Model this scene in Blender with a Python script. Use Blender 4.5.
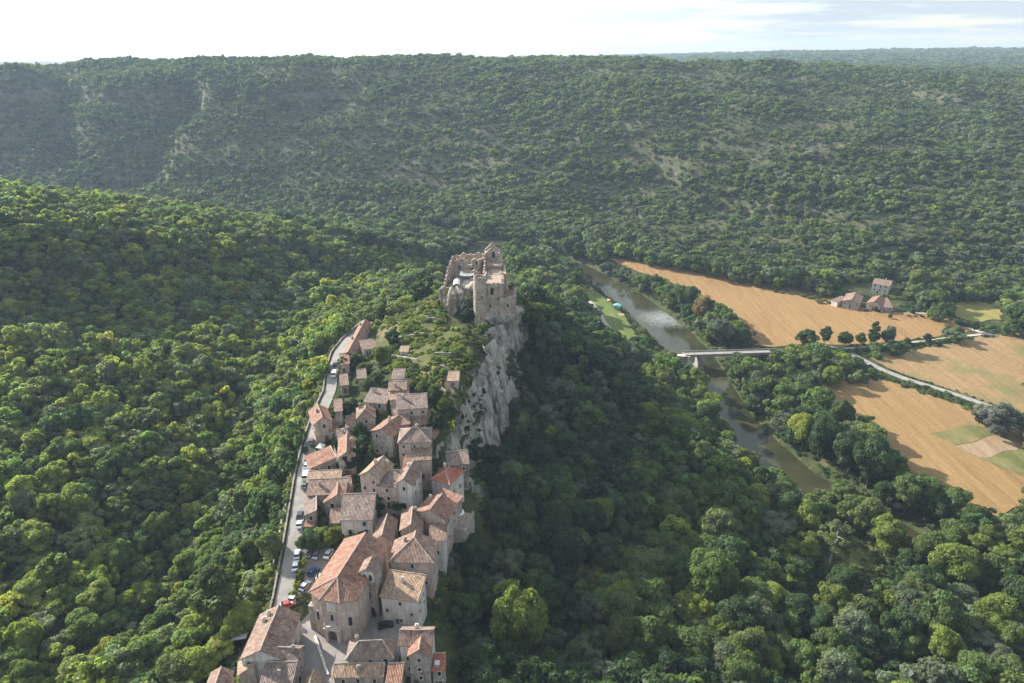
import bpy, math, random
import numpy as np
from mathutils import Vector

for o in list(bpy.data.objects):
    bpy.data.objects.remove(o)
scene = bpy.context.scene
COL = scene.collection
R = math.radians

# ------------------------------------------------------------------ camera, sky, sun, exposure
H = 180.0
PITCH = R(22.95)
FPX = 692.0
cam_d = bpy.data.cameras.new("camera")
cam_d.sensor_width = 36.0
cam_d.lens = FPX / 1024 * 36.0
cam_d.clip_start = 1.0
cam_d.clip_end = 20000.0
cam = bpy.data.objects.new("camera", cam_d)
cam.location = (0, 0, H)
cam.rotation_euler = (R(90) - PITCH, 0, 0)
COL.objects.link(cam)
scene.camera = cam

SUN_EL, SUN_AZ = R(27), R(-54)          # azimuth from +Y towards +X
SUN = Vector((math.sin(SUN_AZ) * math.cos(SUN_EL), math.cos(SUN_AZ) * math.cos(SUN_EL), math.sin(SUN_EL)))
world = bpy.data.worlds.new("World")
scene.world = world
world.use_nodes = True
wn = world.node_tree
wn.nodes.clear()


def nd(nt, typ, **kw):
    n = nt.nodes.new(typ)
    for k, v in kw.items():
        setattr(n, k, v)
    return n


def build_world():
    L = wn.links.new
    out = nd(wn, "ShaderNodeOutputWorld")
    bg = nd(wn, "ShaderNodeBackground")
    bg.inputs["Strength"].default_value = 0.135
    sky = nd(wn, "ShaderNodeTexSky")
    sky.sky_type = "NISHITA"
    sky.sun_disc = False
    sky.sun_elevation = SUN_EL
    sky.sun_rotation = SUN_AZ
    sky.altitude = 200
    sky.dust_density = 1.5
    tc = nd(wn, "ShaderNodeTexCoord")
    sep = nd(wn, "ShaderNodeSeparateXYZ")
    L(tc.outputs["Generated"], sep.inputs[0])
    # cloud sheet: directions projected on a plane overhead
    zc = nd(wn, "ShaderNodeMath", operation="MAXIMUM")
    zc.inputs[1].default_value = 0.0
    L(sep.outputs["Z"], zc.inputs[0])
    zp = nd(wn, "ShaderNodeMath", operation="ADD")
    zp.inputs[1].default_value = 0.06
    L(zc.outputs[0], zp.inputs[0])
    dx = nd(wn, "ShaderNodeMath", operation="DIVIDE")
    dy = nd(wn, "ShaderNodeMath", operation="DIVIDE")
    L(sep.outputs["X"], dx.inputs[0]); L(zp.outputs[0], dx.inputs[1])
    L(sep.outputs["Y"], dy.inputs[0]); L(zp.outputs[0], dy.inputs[1])
    cmb = nd(wn, "ShaderNodeCombineXYZ")
    L(dx.outputs[0], cmb.inputs[0]); L(dy.outputs[0], cmb.inputs[1])
    no = nd(wn, "ShaderNodeTexNoise")
    no.inputs["Scale"].default_value = 0.55
    no.inputs["Detail"].default_value = 6
    no.inputs["Roughness"].default_value = 0.55
    L(cmb.outputs[0], no.inputs["Vector"])
    ramp = nd(wn, "ShaderNodeValToRGB")
    ramp.color_ramp.elements[0].position = 0.30
    ramp.color_ramp.elements[1].position = 0.55
    L(no.outputs["Fac"], ramp.inputs[0])
    mix = nd(wn, "ShaderNodeMix", data_type="RGBA")
    L(ramp.outputs[0], mix.inputs[0])
    L(sky.outputs[0], mix.inputs["A"])
    # cloud brightness: bright where the sun is behind the sheet
    dot = nd(wn, "ShaderNodeVectorMath", operation="DOT_PRODUCT")
    dot.inputs[1].default_value = SUN
    L(tc.outputs["Generated"], dot.inputs[0])
    mr = nd(wn, "ShaderNodeMapRange")
    mr.inputs["From Min"].default_value = 0.25
    mr.inputs["From Max"].default_value = 0.85
    mr.inputs["To Min"].default_value = 2.4
    mr.inputs["To Max"].default_value = 5.0
    L(dot.outputs["Value"], mr.inputs["Value"])
    cc = nd(wn, "ShaderNodeVectorMath", operation="SCALE")
    cc.inputs[0].default_value = (0.86, 0.97, 1.08)
    L(mr.outputs[0], cc.inputs["Scale"])
    L(cc.outputs[0], mix.inputs["B"])
    L(mix.outputs["Result"], bg.inputs["Color"])
    L(bg.outputs[0], out.inputs[0])


build_world()
sun_d = bpy.data.lights.new("sun", "SUN")
sun_d.energy = 5.0
sun_d.angle = R(0.6)
sun_d.color = (1.0, 0.94, 0.85)
sun = bpy.data.objects.new("sun", sun_d)
sun.rotation_euler = SUN.to_track_quat("Z", "Y").to_euler()
sun.location = (-300, 300, 400)
COL.objects.link(sun)

scene.view_settings.view_transform = "Standard"
scene.view_settings.look = "None"
scene.view_settings.exposure = 1.3
scene.view_settings.gamma = 1.0
scene.render.engine = "CYCLES"
cy = scene.cycles
cy.max_bounces = 5
cy.diffuse_bounces = 2
cy.glossy_bounces = 2
cy.transmission_bounces = 3
cy.transparent_max_bounces = 6
cy.volume_bounces = 0
cy.use_denoising = True
cy.caustics_reflective = False
cy.caustics_refractive = False
HAZE_DENSITY = 0.00009

# ------------------------------------------------------------------ helpers
SP, CP = math.sin(PITCH), math.cos(PITCH)


def at(px, py, z):
    """The world point at height z that stands at this spot of the photograph."""
    u = (px - 512) / FPX
    v = (341.5 - py) / FPX
    dy, dz = CP + v * SP, -SP + v * CP
    t = (z - H) / dz
    return np.array((u * t, dy * t, z))


def proj(x, y, z):
    dep = y * CP - (z - H) * SP
    up = y * SP + (z - H) * CP
    return 512 + FPX * x / dep, 341.5 - FPX * up / dep, dep


def hash2(ix, iy, s):
    n = (ix.astype(np.int64) * 374761393 + iy.astype(np.int64) * 668265263 + s * 1442695) & 0x7FFFFFFF
    n = ((n ^ (n >> 13)) * 1274126177) & 0x7FFFFFFF
    return ((n ^ (n >> 16)) & 0xFFFF) / 65535.0


def vnoise(x, y, s=0):
    x = np.asarray(x, float); y = np.asarray(y, float)
    ix, iy = np.floor(x), np.floor(y)
    fx, fy = x - ix, y - iy
    fx = fx * fx * (3 - 2 * fx); fy = fy * fy * (3 - 2 * fy)
    a = hash2(ix, iy, s); b = hash2(ix + 1, iy, s); c = hash2(ix, iy + 1, s); d = hash2(ix + 1, iy + 1, s)
    return (a + (b - a) * fx) * (1 - fy) + (c + (d - c) * fx) * fy


def fbm(x, y, s=0, o=4):
    t, a, n = 0.0, 0.5, 0.0
    for k in range(o):
        t = t + a * (vnoise(x * 2 ** k, y * 2 ** k, s + k) - 0.5)
        n += a
        a *= 0.5
    return t / n


def smooth(e0, e1, v):
    t = np.clip((v - e0) / (e1 - e0), 0, 1)
    return t * t * (3 - 2 * t)


def in_poly(x, y, poly):
    x = np.asarray(x, float); y = np.asarray(y, float)
    r = np.zeros(x.shape, bool)
    n = len(poly)
    for i in range(n):
        x0, y0 = poly[i]; x1, y1 = poly[(i + 1) % n]
        if y0 == y1:
            continue
        c = ((y0 > y) != (y1 > y)) & (x < (x1 - x0) * (y - y0) / (y1 - y0) + x0)
        r ^= c
    return r


def line_dist(x, y, pts):
    """distance to a polyline and the z carried by its nearest point"""
    best = np.full(np.shape(x), 1e9); bz = np.zeros(np.shape(x))
    for a, b in zip(pts[:-1], pts[1:]):
        dx, dy = b[0] - a[0], b[1] - a[1]
        t = np.clip(((x - a[0]) * dx + (y - a[1]) * dy) / (dx * dx + dy * dy + 1e-9), 0, 1)
        d = np.hypot(x - a[0] - t * dx, y - a[1] - t * dy)
        m = d < best
        best = np.where(m, d, best)
        bz = np.where(m, a[2] + t * (b[2] - a[2]), bz)
    return best, bz


def link(o, parent=None):
    COL.objects.link(o)
    if parent is not None:
        o.parent = parent
    return o


def tag(o, label=None, cat=None, group=None, kind=None):
    for k, v in (("label", label), ("category", cat), ("group", group), ("kind", kind)):
        if v:
            o[k] = v
    return o


def empty(name, loc, rz=0.0):
    o = bpy.data.objects.new(name, None)
    o.empty_display_size = 0.5
    o.location = loc
    o.rotation_euler = (0, 0, rz)
    return link(o)


class MB:
    """collects faces (with optional uv) and builds one mesh object"""
    def __init__(self):
        self.v, self.f, self.uv = [], [], []

    def face(self, pts, uv=None):
        i = len(self.v)
        self.v += [tuple(map(float, p)) for p in pts]
        self.f.append(tuple(range(i, i + len(pts))))
        self.uv += list(uv) if uv else [(0.0, 0.0)] * len(pts)

    def box(self, x0, x1, y0, y1, z0, z1):
        p = [(x0, y0, z0), (x1, y0, z0), (x1, y1, z0), (x0, y1, z0), (x0, y0, z1), (x1, y0, z1), (x1, y1, z1), (x0, y1, z1)]
        for q in ((0, 3, 2, 1), (4, 5, 6, 7), (0, 1, 5, 4), (1, 2, 6, 5), (2, 3, 7, 6), (3, 0, 4, 7)):
            self.face([p[k] for k in q])

    def prism(self, prof, y0, y1):
        """profile in x,z extruded along y"""
        n = len(prof)
        self.face([(x, y0, z) for x, z in prof])
        self.face([(x, y1, z) for x, z in reversed(prof)])
        for i in range(n):
            a, b = prof[i], prof[(i + 1) % n]
            self.face([(b[0], y0, b[1]), (a[0], y0, a[1]), (a[0], y1, a[1]), (b[0], y1, b[1])])

    def tube(self, p, q, r0, r1, n=7):
        p, q = Vector(p), Vector(q)
        d = (q - p).normalized()
        a = d.orthogonal().normalized(); b = d.cross(a)
        c0 = [p + (a * math.cos(t) + b * math.sin(t)) * r0 for t in [2 * math.pi * k / n for k in range(n)]]
        c1 = [q + (a * math.cos(t) + b * math.sin(t)) * r1 for t in [2 * math.pi * k / n for k in range(n)]]
        for k in range(n):
            self.face([c0[k], c0[(k + 1) % n], c1[(k + 1) % n], c1[k]])
        self.face(list(reversed(c0))); self.face(c1)

    def mesh(self, name, mat, smooth_shade=False, weld=0.0):
        me = bpy.data.meshes.new(name)
        me.from_pydata(self.v, [], self.f)
        ul = me.uv_layers.new(name="UVMap")
        ul.data.foreach_set("uv", np.array(self.uv, dtype=np.float32).ravel())
        if mat:
            me.materials.append(mat)
        if smooth_shade:
            me.polygons.foreach_set("use_smooth", [True] * len(me.polygons))
        me.update()
        return me

    def build(self, name, mat, parent=None, smooth_shade=False):
        return link(bpy.data.objects.new(name, self.mesh(name, mat, smooth_shade)), parent)


def grid_mesh(name, X, Y, Z, mat, smooth_shade=True):
    """rectangular array of points to one connected sheet"""
    n, m = X.shape
    v = np.stack([X.ravel(), Y.ravel(), Z.ravel()], 1)
    i = np.arange(n * m).reshape(n, m)
    f = np.stack([i[:-1, :-1].ravel(), i[:-1, 1:].ravel(), i[1:, 1:].ravel(), i[1:, :-1].ravel()], 1)
    me = bpy.data.meshes.new(name)
    me.vertices.add(len(v)); me.vertices.foreach_set("co", v.ravel())
    me.loops.add(f.size); me.loops.foreach_set("vertex_index", f.ravel().astype(np.int32))
    me.polygons.add(len(f))
    me.polygons.foreach_set("loop_start", np.arange(0, f.size, 4, dtype=np.int32))
    me.polygons.foreach_set("loop_total", np.full(len(f), 4, dtype=np.int32))
    if smooth_shade:
        me.polygons.foreach_set("use_smooth", np.ones(len(f), bool))
    me.update(calc_edges=True)
    if mat:
        me.materials.append(mat)
    return me


# ------------------------------------------------------------------ materials
def mat_new(name):
    m = bpy.data.materials.new(name)
    m.use_nodes = True
    nt = m.node_tree
    nt.nodes.clear()
    out = nd(nt, "ShaderNodeOutputMaterial")
    return m, nt, out


def noise_node(nt, scale, detail=4, rough=0.55, vec=None, dist=0.0):
    n = nd(nt, "ShaderNodeTexNoise")
    n.inputs["Scale"].default_value = scale
    n.inputs["Detail"].default_value = detail
    n.inputs["Roughness"].default_value = rough
    n.inputs["Distortion"].default_value = dist
    if vec is not None:
        nt.links.new(vec, n.inputs["Vector"])
    return n


def ramp_node(nt, fac, stops):
    r = nd(nt, "ShaderNodeValToRGB")
    e = r.color_ramp.elements
    while len(e) < len(stops):
        e.new(0.5)
    for i, (p, c) in enumerate(stops):
        e[i].position = p
        e[i].color = (*c, 1) if len(c) == 3 else c
    nt.links.new(fac, r.inputs[0])
    return r


def mixc(nt, fac, a, b, mode="MIX"):
    m = nd(nt, "ShaderNodeMix", data_type="RGBA", blend_type=mode)
    for s, v in ((0, fac), ("A", a), ("B", b)):
        i = m.inputs[s]
        if hasattr(v, "is_linked"):
            nt.links.new(v, i)
        elif isinstance(v, (int, float)):
            i.default_value = v
        else:
            i.default_value = (*v, 1)
    return m.outputs["Result"]


def bumped(nt, bsdf, height, strength, distance):
    b = nd(nt, "ShaderNodeBump")
    b.inputs["Strength"].default_value = strength
    b.inputs["Distance"].default_value = distance
    nt.links.new(height, b.inputs["Height"])
    nt.links.new(b.outputs[0], bsdf.inputs["Normal"])


def simple_mat(name, c, rough=0.8, var=0.25, scale=1.5, metal=0.0, bump=0.0, coat=0.0):
    """one colour broken up by noise in the object's own space"""
    m, nt, out = mat_new(name)
    p = nd(nt, "ShaderNodeBsdfPrincipled")
    tc = nd(nt, "ShaderNodeTexCoord")
    n = noise_node(nt, scale, 5, 0.6, tc.outputs["Object"])
    r = ramp_node(nt, n.outputs["Fac"], [(0.3, tuple(x * (1 - var) for x in c)), (0.7, tuple(min(1, x * (1 + var)) for x in c))])
    nt.links.new(r.outputs[0], p.inputs["Base Color"])
    p.inputs["Roughness"].default_value = rough
    p.inputs["Metallic"].default_value = metal
    p.inputs["Coat Weight"].default_value = coat
    if bump:
        bumped(nt, p, n.outputs["Fac"], 0.6, bump)
    nt.links.new(p.outputs[0], out.inputs[0])
    return m


def wall_mat(name, c1, c2, stone=0.5):
    """rubble stone under patchy render, rain stains running down"""
    m, nt, out = mat_new(name)
    p = nd(nt, "ShaderNodeBsdfPrincipled")
    tc = nd(nt, "ShaderNodeTexCoord")
    ge = nd(nt, "ShaderNodeNewGeometry")
    v = nd(nt, "ShaderNodeTexVoronoi")
    v.inputs["Scale"].default_value = 1.7
    nt.links.new(ge.outputs["Position"], v.inputs["Vector"])
    n = noise_node(nt, 0.35, 5, 0.6, ge.outputs["Position"])
    base = ramp_node(nt, n.outputs["Fac"], [(0.32, c1), (0.66, c2)])
    sg = nd(nt, "ShaderNodeSeparateColor")
    nt.links.new(v.outputs["Color"], sg.inputs[0])
    gr = ramp_node(nt, sg.outputs[0], [(0.0, (0.55, 0.54, 0.53)), (1.0, (1.15, 1.13, 1.1))])
    hsv = mixc(nt, stone, base.outputs[0], gr.outputs[0], "MULTIPLY")
    mp = nd(nt, "ShaderNodeMapping")
    mp.inputs["Scale"].default_value = (1.3, 1.3, 0.13)
    nt.links.new(ge.outputs["Position"], mp.inputs[0])
    st = noise_node(nt, 1.0, 4, 0.6, mp.outputs[0])
    sr = ramp_node(nt, st.outputs["Fac"], [(0.42, (1, 1, 1)), (0.72, (0.5, 0.47, 0.45))])
    col = mixc(nt, 0.8, hsv, sr.outputs[0], "MULTIPLY")
    nt.links.new(col, p.inputs["Base Color"])
    p.inputs["Roughness"].default_value = 0.9
    bumped(nt, p, v.outputs["Distance"], 0.35, 0.08)
    nt.links.new(p.outputs[0], out.inputs[0])
    return m


def roof_mat(name, c1, c2, c3):
    """rows of half-round tiles, each tile with its own fired colour, lichen patches"""
    m, nt, out = mat_new(name)
    p = nd(nt, "ShaderNodeBsdfPrincipled")
    uv = nd(nt, "ShaderNodeUVMap")
    ge = nd(nt, "ShaderNodeNewGeometry")
    mp = nd(nt, "ShaderNodeMapping")
    mp.inputs["Scale"].default_value = (3.2, 1.6, 1)
    nt.links.new(uv.outputs[0], mp.inputs[0])
    vo = nd(nt, "ShaderNodeTexVoronoi")
    vo.inputs["Scale"].default_value = 1.0
    nt.links.new(mp.outputs[0], vo.inputs["Vector"])
    sp = nd(nt, "ShaderNodeSeparateColor")
    nt.links.new(vo.outputs["Color"], sp.inputs[0])
    n = noise_node(nt, 0.55, 6, 0.65, ge.outputs["Position"])
    ad = nd(nt, "ShaderNodeMath", operation="MULTIPLY_ADD")
    ad.inputs[1].default_value = 0.45
    nt.links.new(sp.outputs[0], ad.inputs[0])
    sub = nd(nt, "ShaderNodeMath", operation="SUBTRACT")
    sub.inputs[1].default_value = 0.22
    nt.links.new(n.outputs["Fac"], sub.inputs[0])
    nt.links.new(sub.outputs[0], ad.inputs[2])
    r = ramp_node(nt, ad.outputs[0], [(0.2, c1), (0.5, c2), (0.82, c3)])
    li = noise_node(nt, 0.9, 4, 0.6, ge.outputs["Position"])
    lr = ramp_node(nt, li.outputs["Fac"], [(0.55, (0, 0, 0)), (0.75, (0.75, 0.75, 0.75))])
    col = mixc(nt, lr.outputs[0], r.outputs[0], (0.27, 0.23, 0.18))
    nt.links.new(col, p.inputs["Base Color"])
    p.inputs["Roughness"].default_value = 0.85
    wv = nd(nt, "ShaderNodeTexWave", wave_type="BANDS", bands_direction="X")
    wv.inputs["Scale"].default_value = 0.8
    nt.links.new(uv.outputs[0], wv.inputs["Vector"])
    bumped(nt, p, wv.outputs["Fac"], 0.8, 0.12)
    nt.links.new(p.outputs[0], out.inputs[0])
    return m


def rock_mat():
    m, nt, out = mat_new("limestone_rock")
    p = nd(nt, "ShaderNodeBsdfPrincipled")
    ge = nd(nt, "ShaderNodeNewGeometry")
    mp = nd(nt, "ShaderNodeMapping")
    mp.inputs["Scale"].default_value = (1, 1, 0.22)
    nt.links.new(ge.outputs["Position"], mp.inputs[0])
    n = noise_node(nt, 0.16, 7, 0.65, mp.outputs[0], 0.6)
    r = ramp_node(nt, n.outputs["Fac"], [(0.34, (0.065, 0.058, 0.048)), (0.43, (0.23, 0.20, 0.165)), (0.52, (0.40, 0.345, 0.285)), (0.62, (0.48, 0.42, 0.35)), (0.72, (0.38, 0.28, 0.19))])
    n2 = noise_node(nt, 0.9, 6, 0.7, ge.outputs["Position"])
    r2 = ramp_node(nt, n2.outputs["Fac"], [(0.3, (0.55, 0.55, 0.55)), (0.65, (1, 1, 1))])
    c = mixc(nt, 1.0, r.outputs[0], r2.outputs[0], "MULTIPLY")
    # ivy and moss holding on wherever the rock lies back
    sx = nd(nt, "ShaderNodeSeparateXYZ")
    nt.links.new(ge.outputs["Normal"], sx.inputs[0])
    n3 = noise_node(nt, 0.3, 5, 0.6, ge.outputs["Position"])
    ad = nd(nt, "ShaderNodeMath", operation="ADD")
    nt.links.new(sx.outputs["Z"], ad.inputs[0]); nt.links.new(n3.outputs["Fac"], ad.inputs[1])
    r3 = ramp_node(nt, ad.outputs[0], [(1.02, (0, 0, 0)), (1.16, (1, 1, 1))])
    c = mixc(nt, r3.outputs[0], c, (0.06, 0.075, 0.025))
    nt.links.new(c, p.inputs["Base Color"])
    p.inputs["Roughness"].default_value = 0.95
    bumped(nt, p, n2.outputs["Fac"], 0.8, 0.6)
    nt.links.new(p.outputs[0], out.inputs[0])
    return m


def ground_mat():
    """forest floor, dry scrub clearings on the hills, bare rock where steep"""
    m, nt, out = mat_new("ground_cover")
    p = nd(nt, "ShaderNodeBsdfPrincipled")
    ge = nd(nt, "ShaderNodeNewGeometry")
    n1 = noise_node(nt, 0.012, 6, 0.6, ge.outputs["Position"])
    n2 = noise_node(nt, 0.14, 6, 0.65, ge.outputs["Position"])
    low = ramp_node(nt, n2.outputs["Fac"], [(0.3, (0.022, 0.032, 0.012)), (0.55, (0.055, 0.065, 0.025)), (0.75, (0.12, 0.11, 0.055))])
    high = ramp_node(nt, n2.outputs["Fac"], [(0.3, (0.045, 0.058, 0.024)), (0.5, (0.085, 0.085, 0.05)), (0.72, (0.15, 0.135, 0.095))])
    sp = nd(nt, "ShaderNodeSeparateXYZ")
    nt.links.new(ge.outputs["Position"], sp.inputs[0])
    mr = nd(nt, "ShaderNodeMapRange")
    mr.inputs["From Min"].default_value = 540
    mr.inputs["From Max"].default_value = 680
    nt.links.new(sp.outputs["Y"], mr.inputs["Value"])
    mu = nd(nt, "ShaderNodeMath", operation="MULTIPLY")
    rr = ramp_node(nt, n1.outputs["Fac"], [(0.38, (0.25, 0.25, 0.25)), (0.6, (1, 1, 1))])
    nt.links.new(mr.outputs[0], mu.inputs[0]); nt.links.new(rr.outputs[0], mu.inputs[1])
    c = mixc(nt, mu.outputs[0], low.outputs[0], high.outputs[0])
    sn = nd(nt, "ShaderNodeSeparateXYZ")
    nt.links.new(ge.outputs["True Normal"], sn.inputs[0])
    st = ramp_node(nt, sn.outputs["Z"], [(0.5, (1, 1, 1)), (0.68, (0, 0, 0))])
    mp = nd(nt, "ShaderNodeMapping")
    mp.inputs["Scale"].default_value = (1, 1, 0.22)
    nt.links.new(ge.outputs["Position"], mp.inputs[0])
    nr = noise_node(nt, 0.3, 7, 0.68, mp.outputs[0], 0.6)
    rk = ramp_node(nt, nr.outputs["Fac"], [(0.36, (0.06, 0.065, 0.035)), (0.47, (0.24, 0.21, 0.175)), (0.64, (0.44, 0.39, 0.33))])
    rf = mixc(nt, mr.outputs[0], rk.outputs[0], (0.17, 0.15, 0.12))
    nf = nd(nt, "ShaderNodeMath", operation="MULTIPLY_ADD")
    nf.inputs[1].default_value = -0.6
    nf.inputs[2].default_value = 1.0
    nt.links.new(mr.outputs[0], nf.inputs[0])
    sf = nd(nt, "ShaderNodeMath", operation="MULTIPLY")
    nt.links.new(st.outputs[0], sf.inputs[0]); nt.links.new(nf.outputs[0], sf.inputs[1])
    c = mixc(nt, sf.outputs[0], c, rf)
    nt.links.new(c, p.inputs["Base Color"])
    p.inputs["Roughness"].default_value = 1.0
    p.inputs["Specular IOR Level"].default_value = 0.1
    bumped(nt, p, n2.outputs["Fac"], 0.7, 2.0)
    nt.links.new(p.outputs[0], out.inputs[0])
    return m


def field_mat(name, ca, cb, cg, angle, pitch, green=0.55):
    """stubble with mower lines and greener weedy patches"""
    m, nt, out = mat_new(name)
    p = nd(nt, "ShaderNodeBsdfPrincipled")
    ge = nd(nt, "ShaderNodeNewGeometry")
    mp = nd(nt, "ShaderNodeMapping")
    mp.inputs["Rotation"].default_value = (0, 0, angle)
    nt.links.new(ge.outputs["Position"], mp.inputs[0])
    wv = nd(nt, "ShaderNodeTexWave", wave_type="BANDS", bands_direction="X")
    wv.inputs["Scale"].default_value = 0.314 / pitch
    wv.inputs["Distortion"].default_value = 0.9
    wv.inputs["Detail"].default_value = 1
    wv.inputs["Detail Scale"].default_value = 0.3
    nt.links.new(mp.outputs[0], wv.inputs["Vector"])
    mp2 = nd(nt, "ShaderNodeMapping")
    mp2.inputs["Rotation"].default_value = (0, 0, angle)
    mp2.inputs["Scale"].default_value = (0.35, 0.02, 1)
    nt.links.new(ge.outputs["Position"], mp2.inputs[0])
    n0 = noise_node(nt, 1.0, 5, 0.65, mp2.outputs[0])
    n = noise_node(nt, 0.035, 6, 0.6, ge.outputs["Position"])
    fw = ramp_node(nt, wv.outputs["Fac"], [(0.0, (0.42, 0.42, 0.42)), (1.0, (0.58, 0.58, 0.58))])
    a = mixc(nt, fw.outputs[0], ca, cb)
    r0 = ramp_node(nt, n0.outputs["Fac"], [(0.3, (0.74, 0.70, 0.64)), (0.7, (1.14, 1.14, 1.12))])
    a = mixc(nt, 0.9, a, r0.outputs[0], "MULTIPLY")
    r = ramp_node(nt, n.outputs["Fac"], [(green, (0, 0, 0)), (green + 0.14, (0.8, 0.8, 0.8))])
    c = mixc(nt, r.outputs[0], a, cg)
    n3 = noise_node(nt, 0.5, 5, 0.7, ge.outputs["Position"])
    r3 = ramp_node(nt, n3.outputs["Fac"], [(0.3, (0.82, 0.82, 0.82)), (0.7, (1.08, 1.08, 1.08))])
    c = mixc(nt, 0.9, c, r3.outputs[0], "MULTIPLY")
    nt.links.new(c, p.inputs["Base Color"])
    p.inputs["Roughness"].default_value = 0.95
    p.inputs["Specular IOR Level"].default_value = 0.15
    bumped(nt, p, n3.outputs["Fac"], 0.5, 0.3)
    nt.links.new(p.outputs[0], out.inputs[0])
    return m


def water_mat():
    m, nt, out = mat_new("river_water")
    p = nd(nt, "ShaderNodeBsdfPrincipled")
    ge = nd(nt, "ShaderNodeNewGeometry")
    n = noise_node(nt, 0.05, 4, 0.6, ge.outputs["Position"])
    r = ramp_node(nt, n.outputs["Fac"], [(0.35, (0.024, 0.028, 0.013)), (0.65, (0.055, 0.05, 0.022))])
    # broken white water below the weir
    d = nd(nt, "ShaderNodeVectorMath", operation="DISTANCE")
    w = at(668, 318, 0)
    d.inputs[1].default_value = (w[0], w[1], 0.3)
    nt.links.new(ge.outputs["Position"], d.inputs[0])
    mr = nd(nt, "ShaderNodeMapRange")
    mr.inputs["From Min"].default_value = 38
    mr.inputs["From Max"].default_value = 6
    nt.links.new(d.outputs["Value"], mr.inputs["Value"])
    n2 = noise_node(nt, 0.35, 6, 0.75, ge.outputs["Position"], 1.5)
    mu = nd(nt, "ShaderNodeMath", operation="MULTIPLY")
    nt.links.new(mr.outputs[0], mu.inputs[0]); nt.links.new(n2.outputs["Fac"], mu.inputs[1])
    fr = ramp_node(nt, mu.outputs[0], [(0.26, (0, 0, 0)), (0.7, (0.6, 0.6, 0.6))])
    c = mixc(nt, fr.outputs[0], r.outputs[0], (0.55, 0.56, 0.56))
    nt.links.new(c, p.inputs["Base Color"])
    rg = ramp_node(nt, fr.outputs[0], [(0.0, (0.12, 0.12, 0.12)), (0.8, (0.7, 0.7, 0.7))])
    nt.links.new(rg.outputs[0], p.inputs["Roughness"])
    p.inputs["IOR"].default_value = 1.33
    nb = noise_node(nt, 1.2, 3, 0.5, ge.outputs["Position"])
    bumped(nt, p, nb.outputs["Fac"], 0.10, 0.15)
    nt.links.new(p.outputs[0], out.inputs[0])
    return m


def leaf_mat():
    m, nt, out = mat_new("leaves")
    at_ = nd(nt, "ShaderNodeAttribute", attribute_type="INSTANCER", attribute_name="tint")
    cl = nd(nt, "ShaderNodeAttribute", attribute_type="GEOMETRY", attribute_name="clump")
    c = mixc(nt, 1.0, at_.outputs["Color"], cl.outputs["Color"], "MULTIPLY")
    df = nd(nt, "ShaderNodeBsdfPrincipled")
    df.inputs["Roughness"].default_value = 0.55
    df.inputs["Specular IOR Level"].default_value = 0.25
    tr = nd(nt, "ShaderNodeBsdfTranslucent")
    c2 = mixc(nt, 1.0, c, (1.14, 1.30, 0.60), "MULTIPLY")
    nt.links.new(c, df.inputs["Base Color"])
    nt.links.new(c2, tr.inputs["Color"])
    mx = nd(nt, "ShaderNodeMixShader")
    mx.inputs[0].default_value = 0.55
    nt.links.new(df.outputs[0], mx.inputs[1]); nt.links.new(tr.outputs[0], mx.inputs[2])
    nt.links.new(mx.outputs[0], out.inputs[0])
    return m


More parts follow.
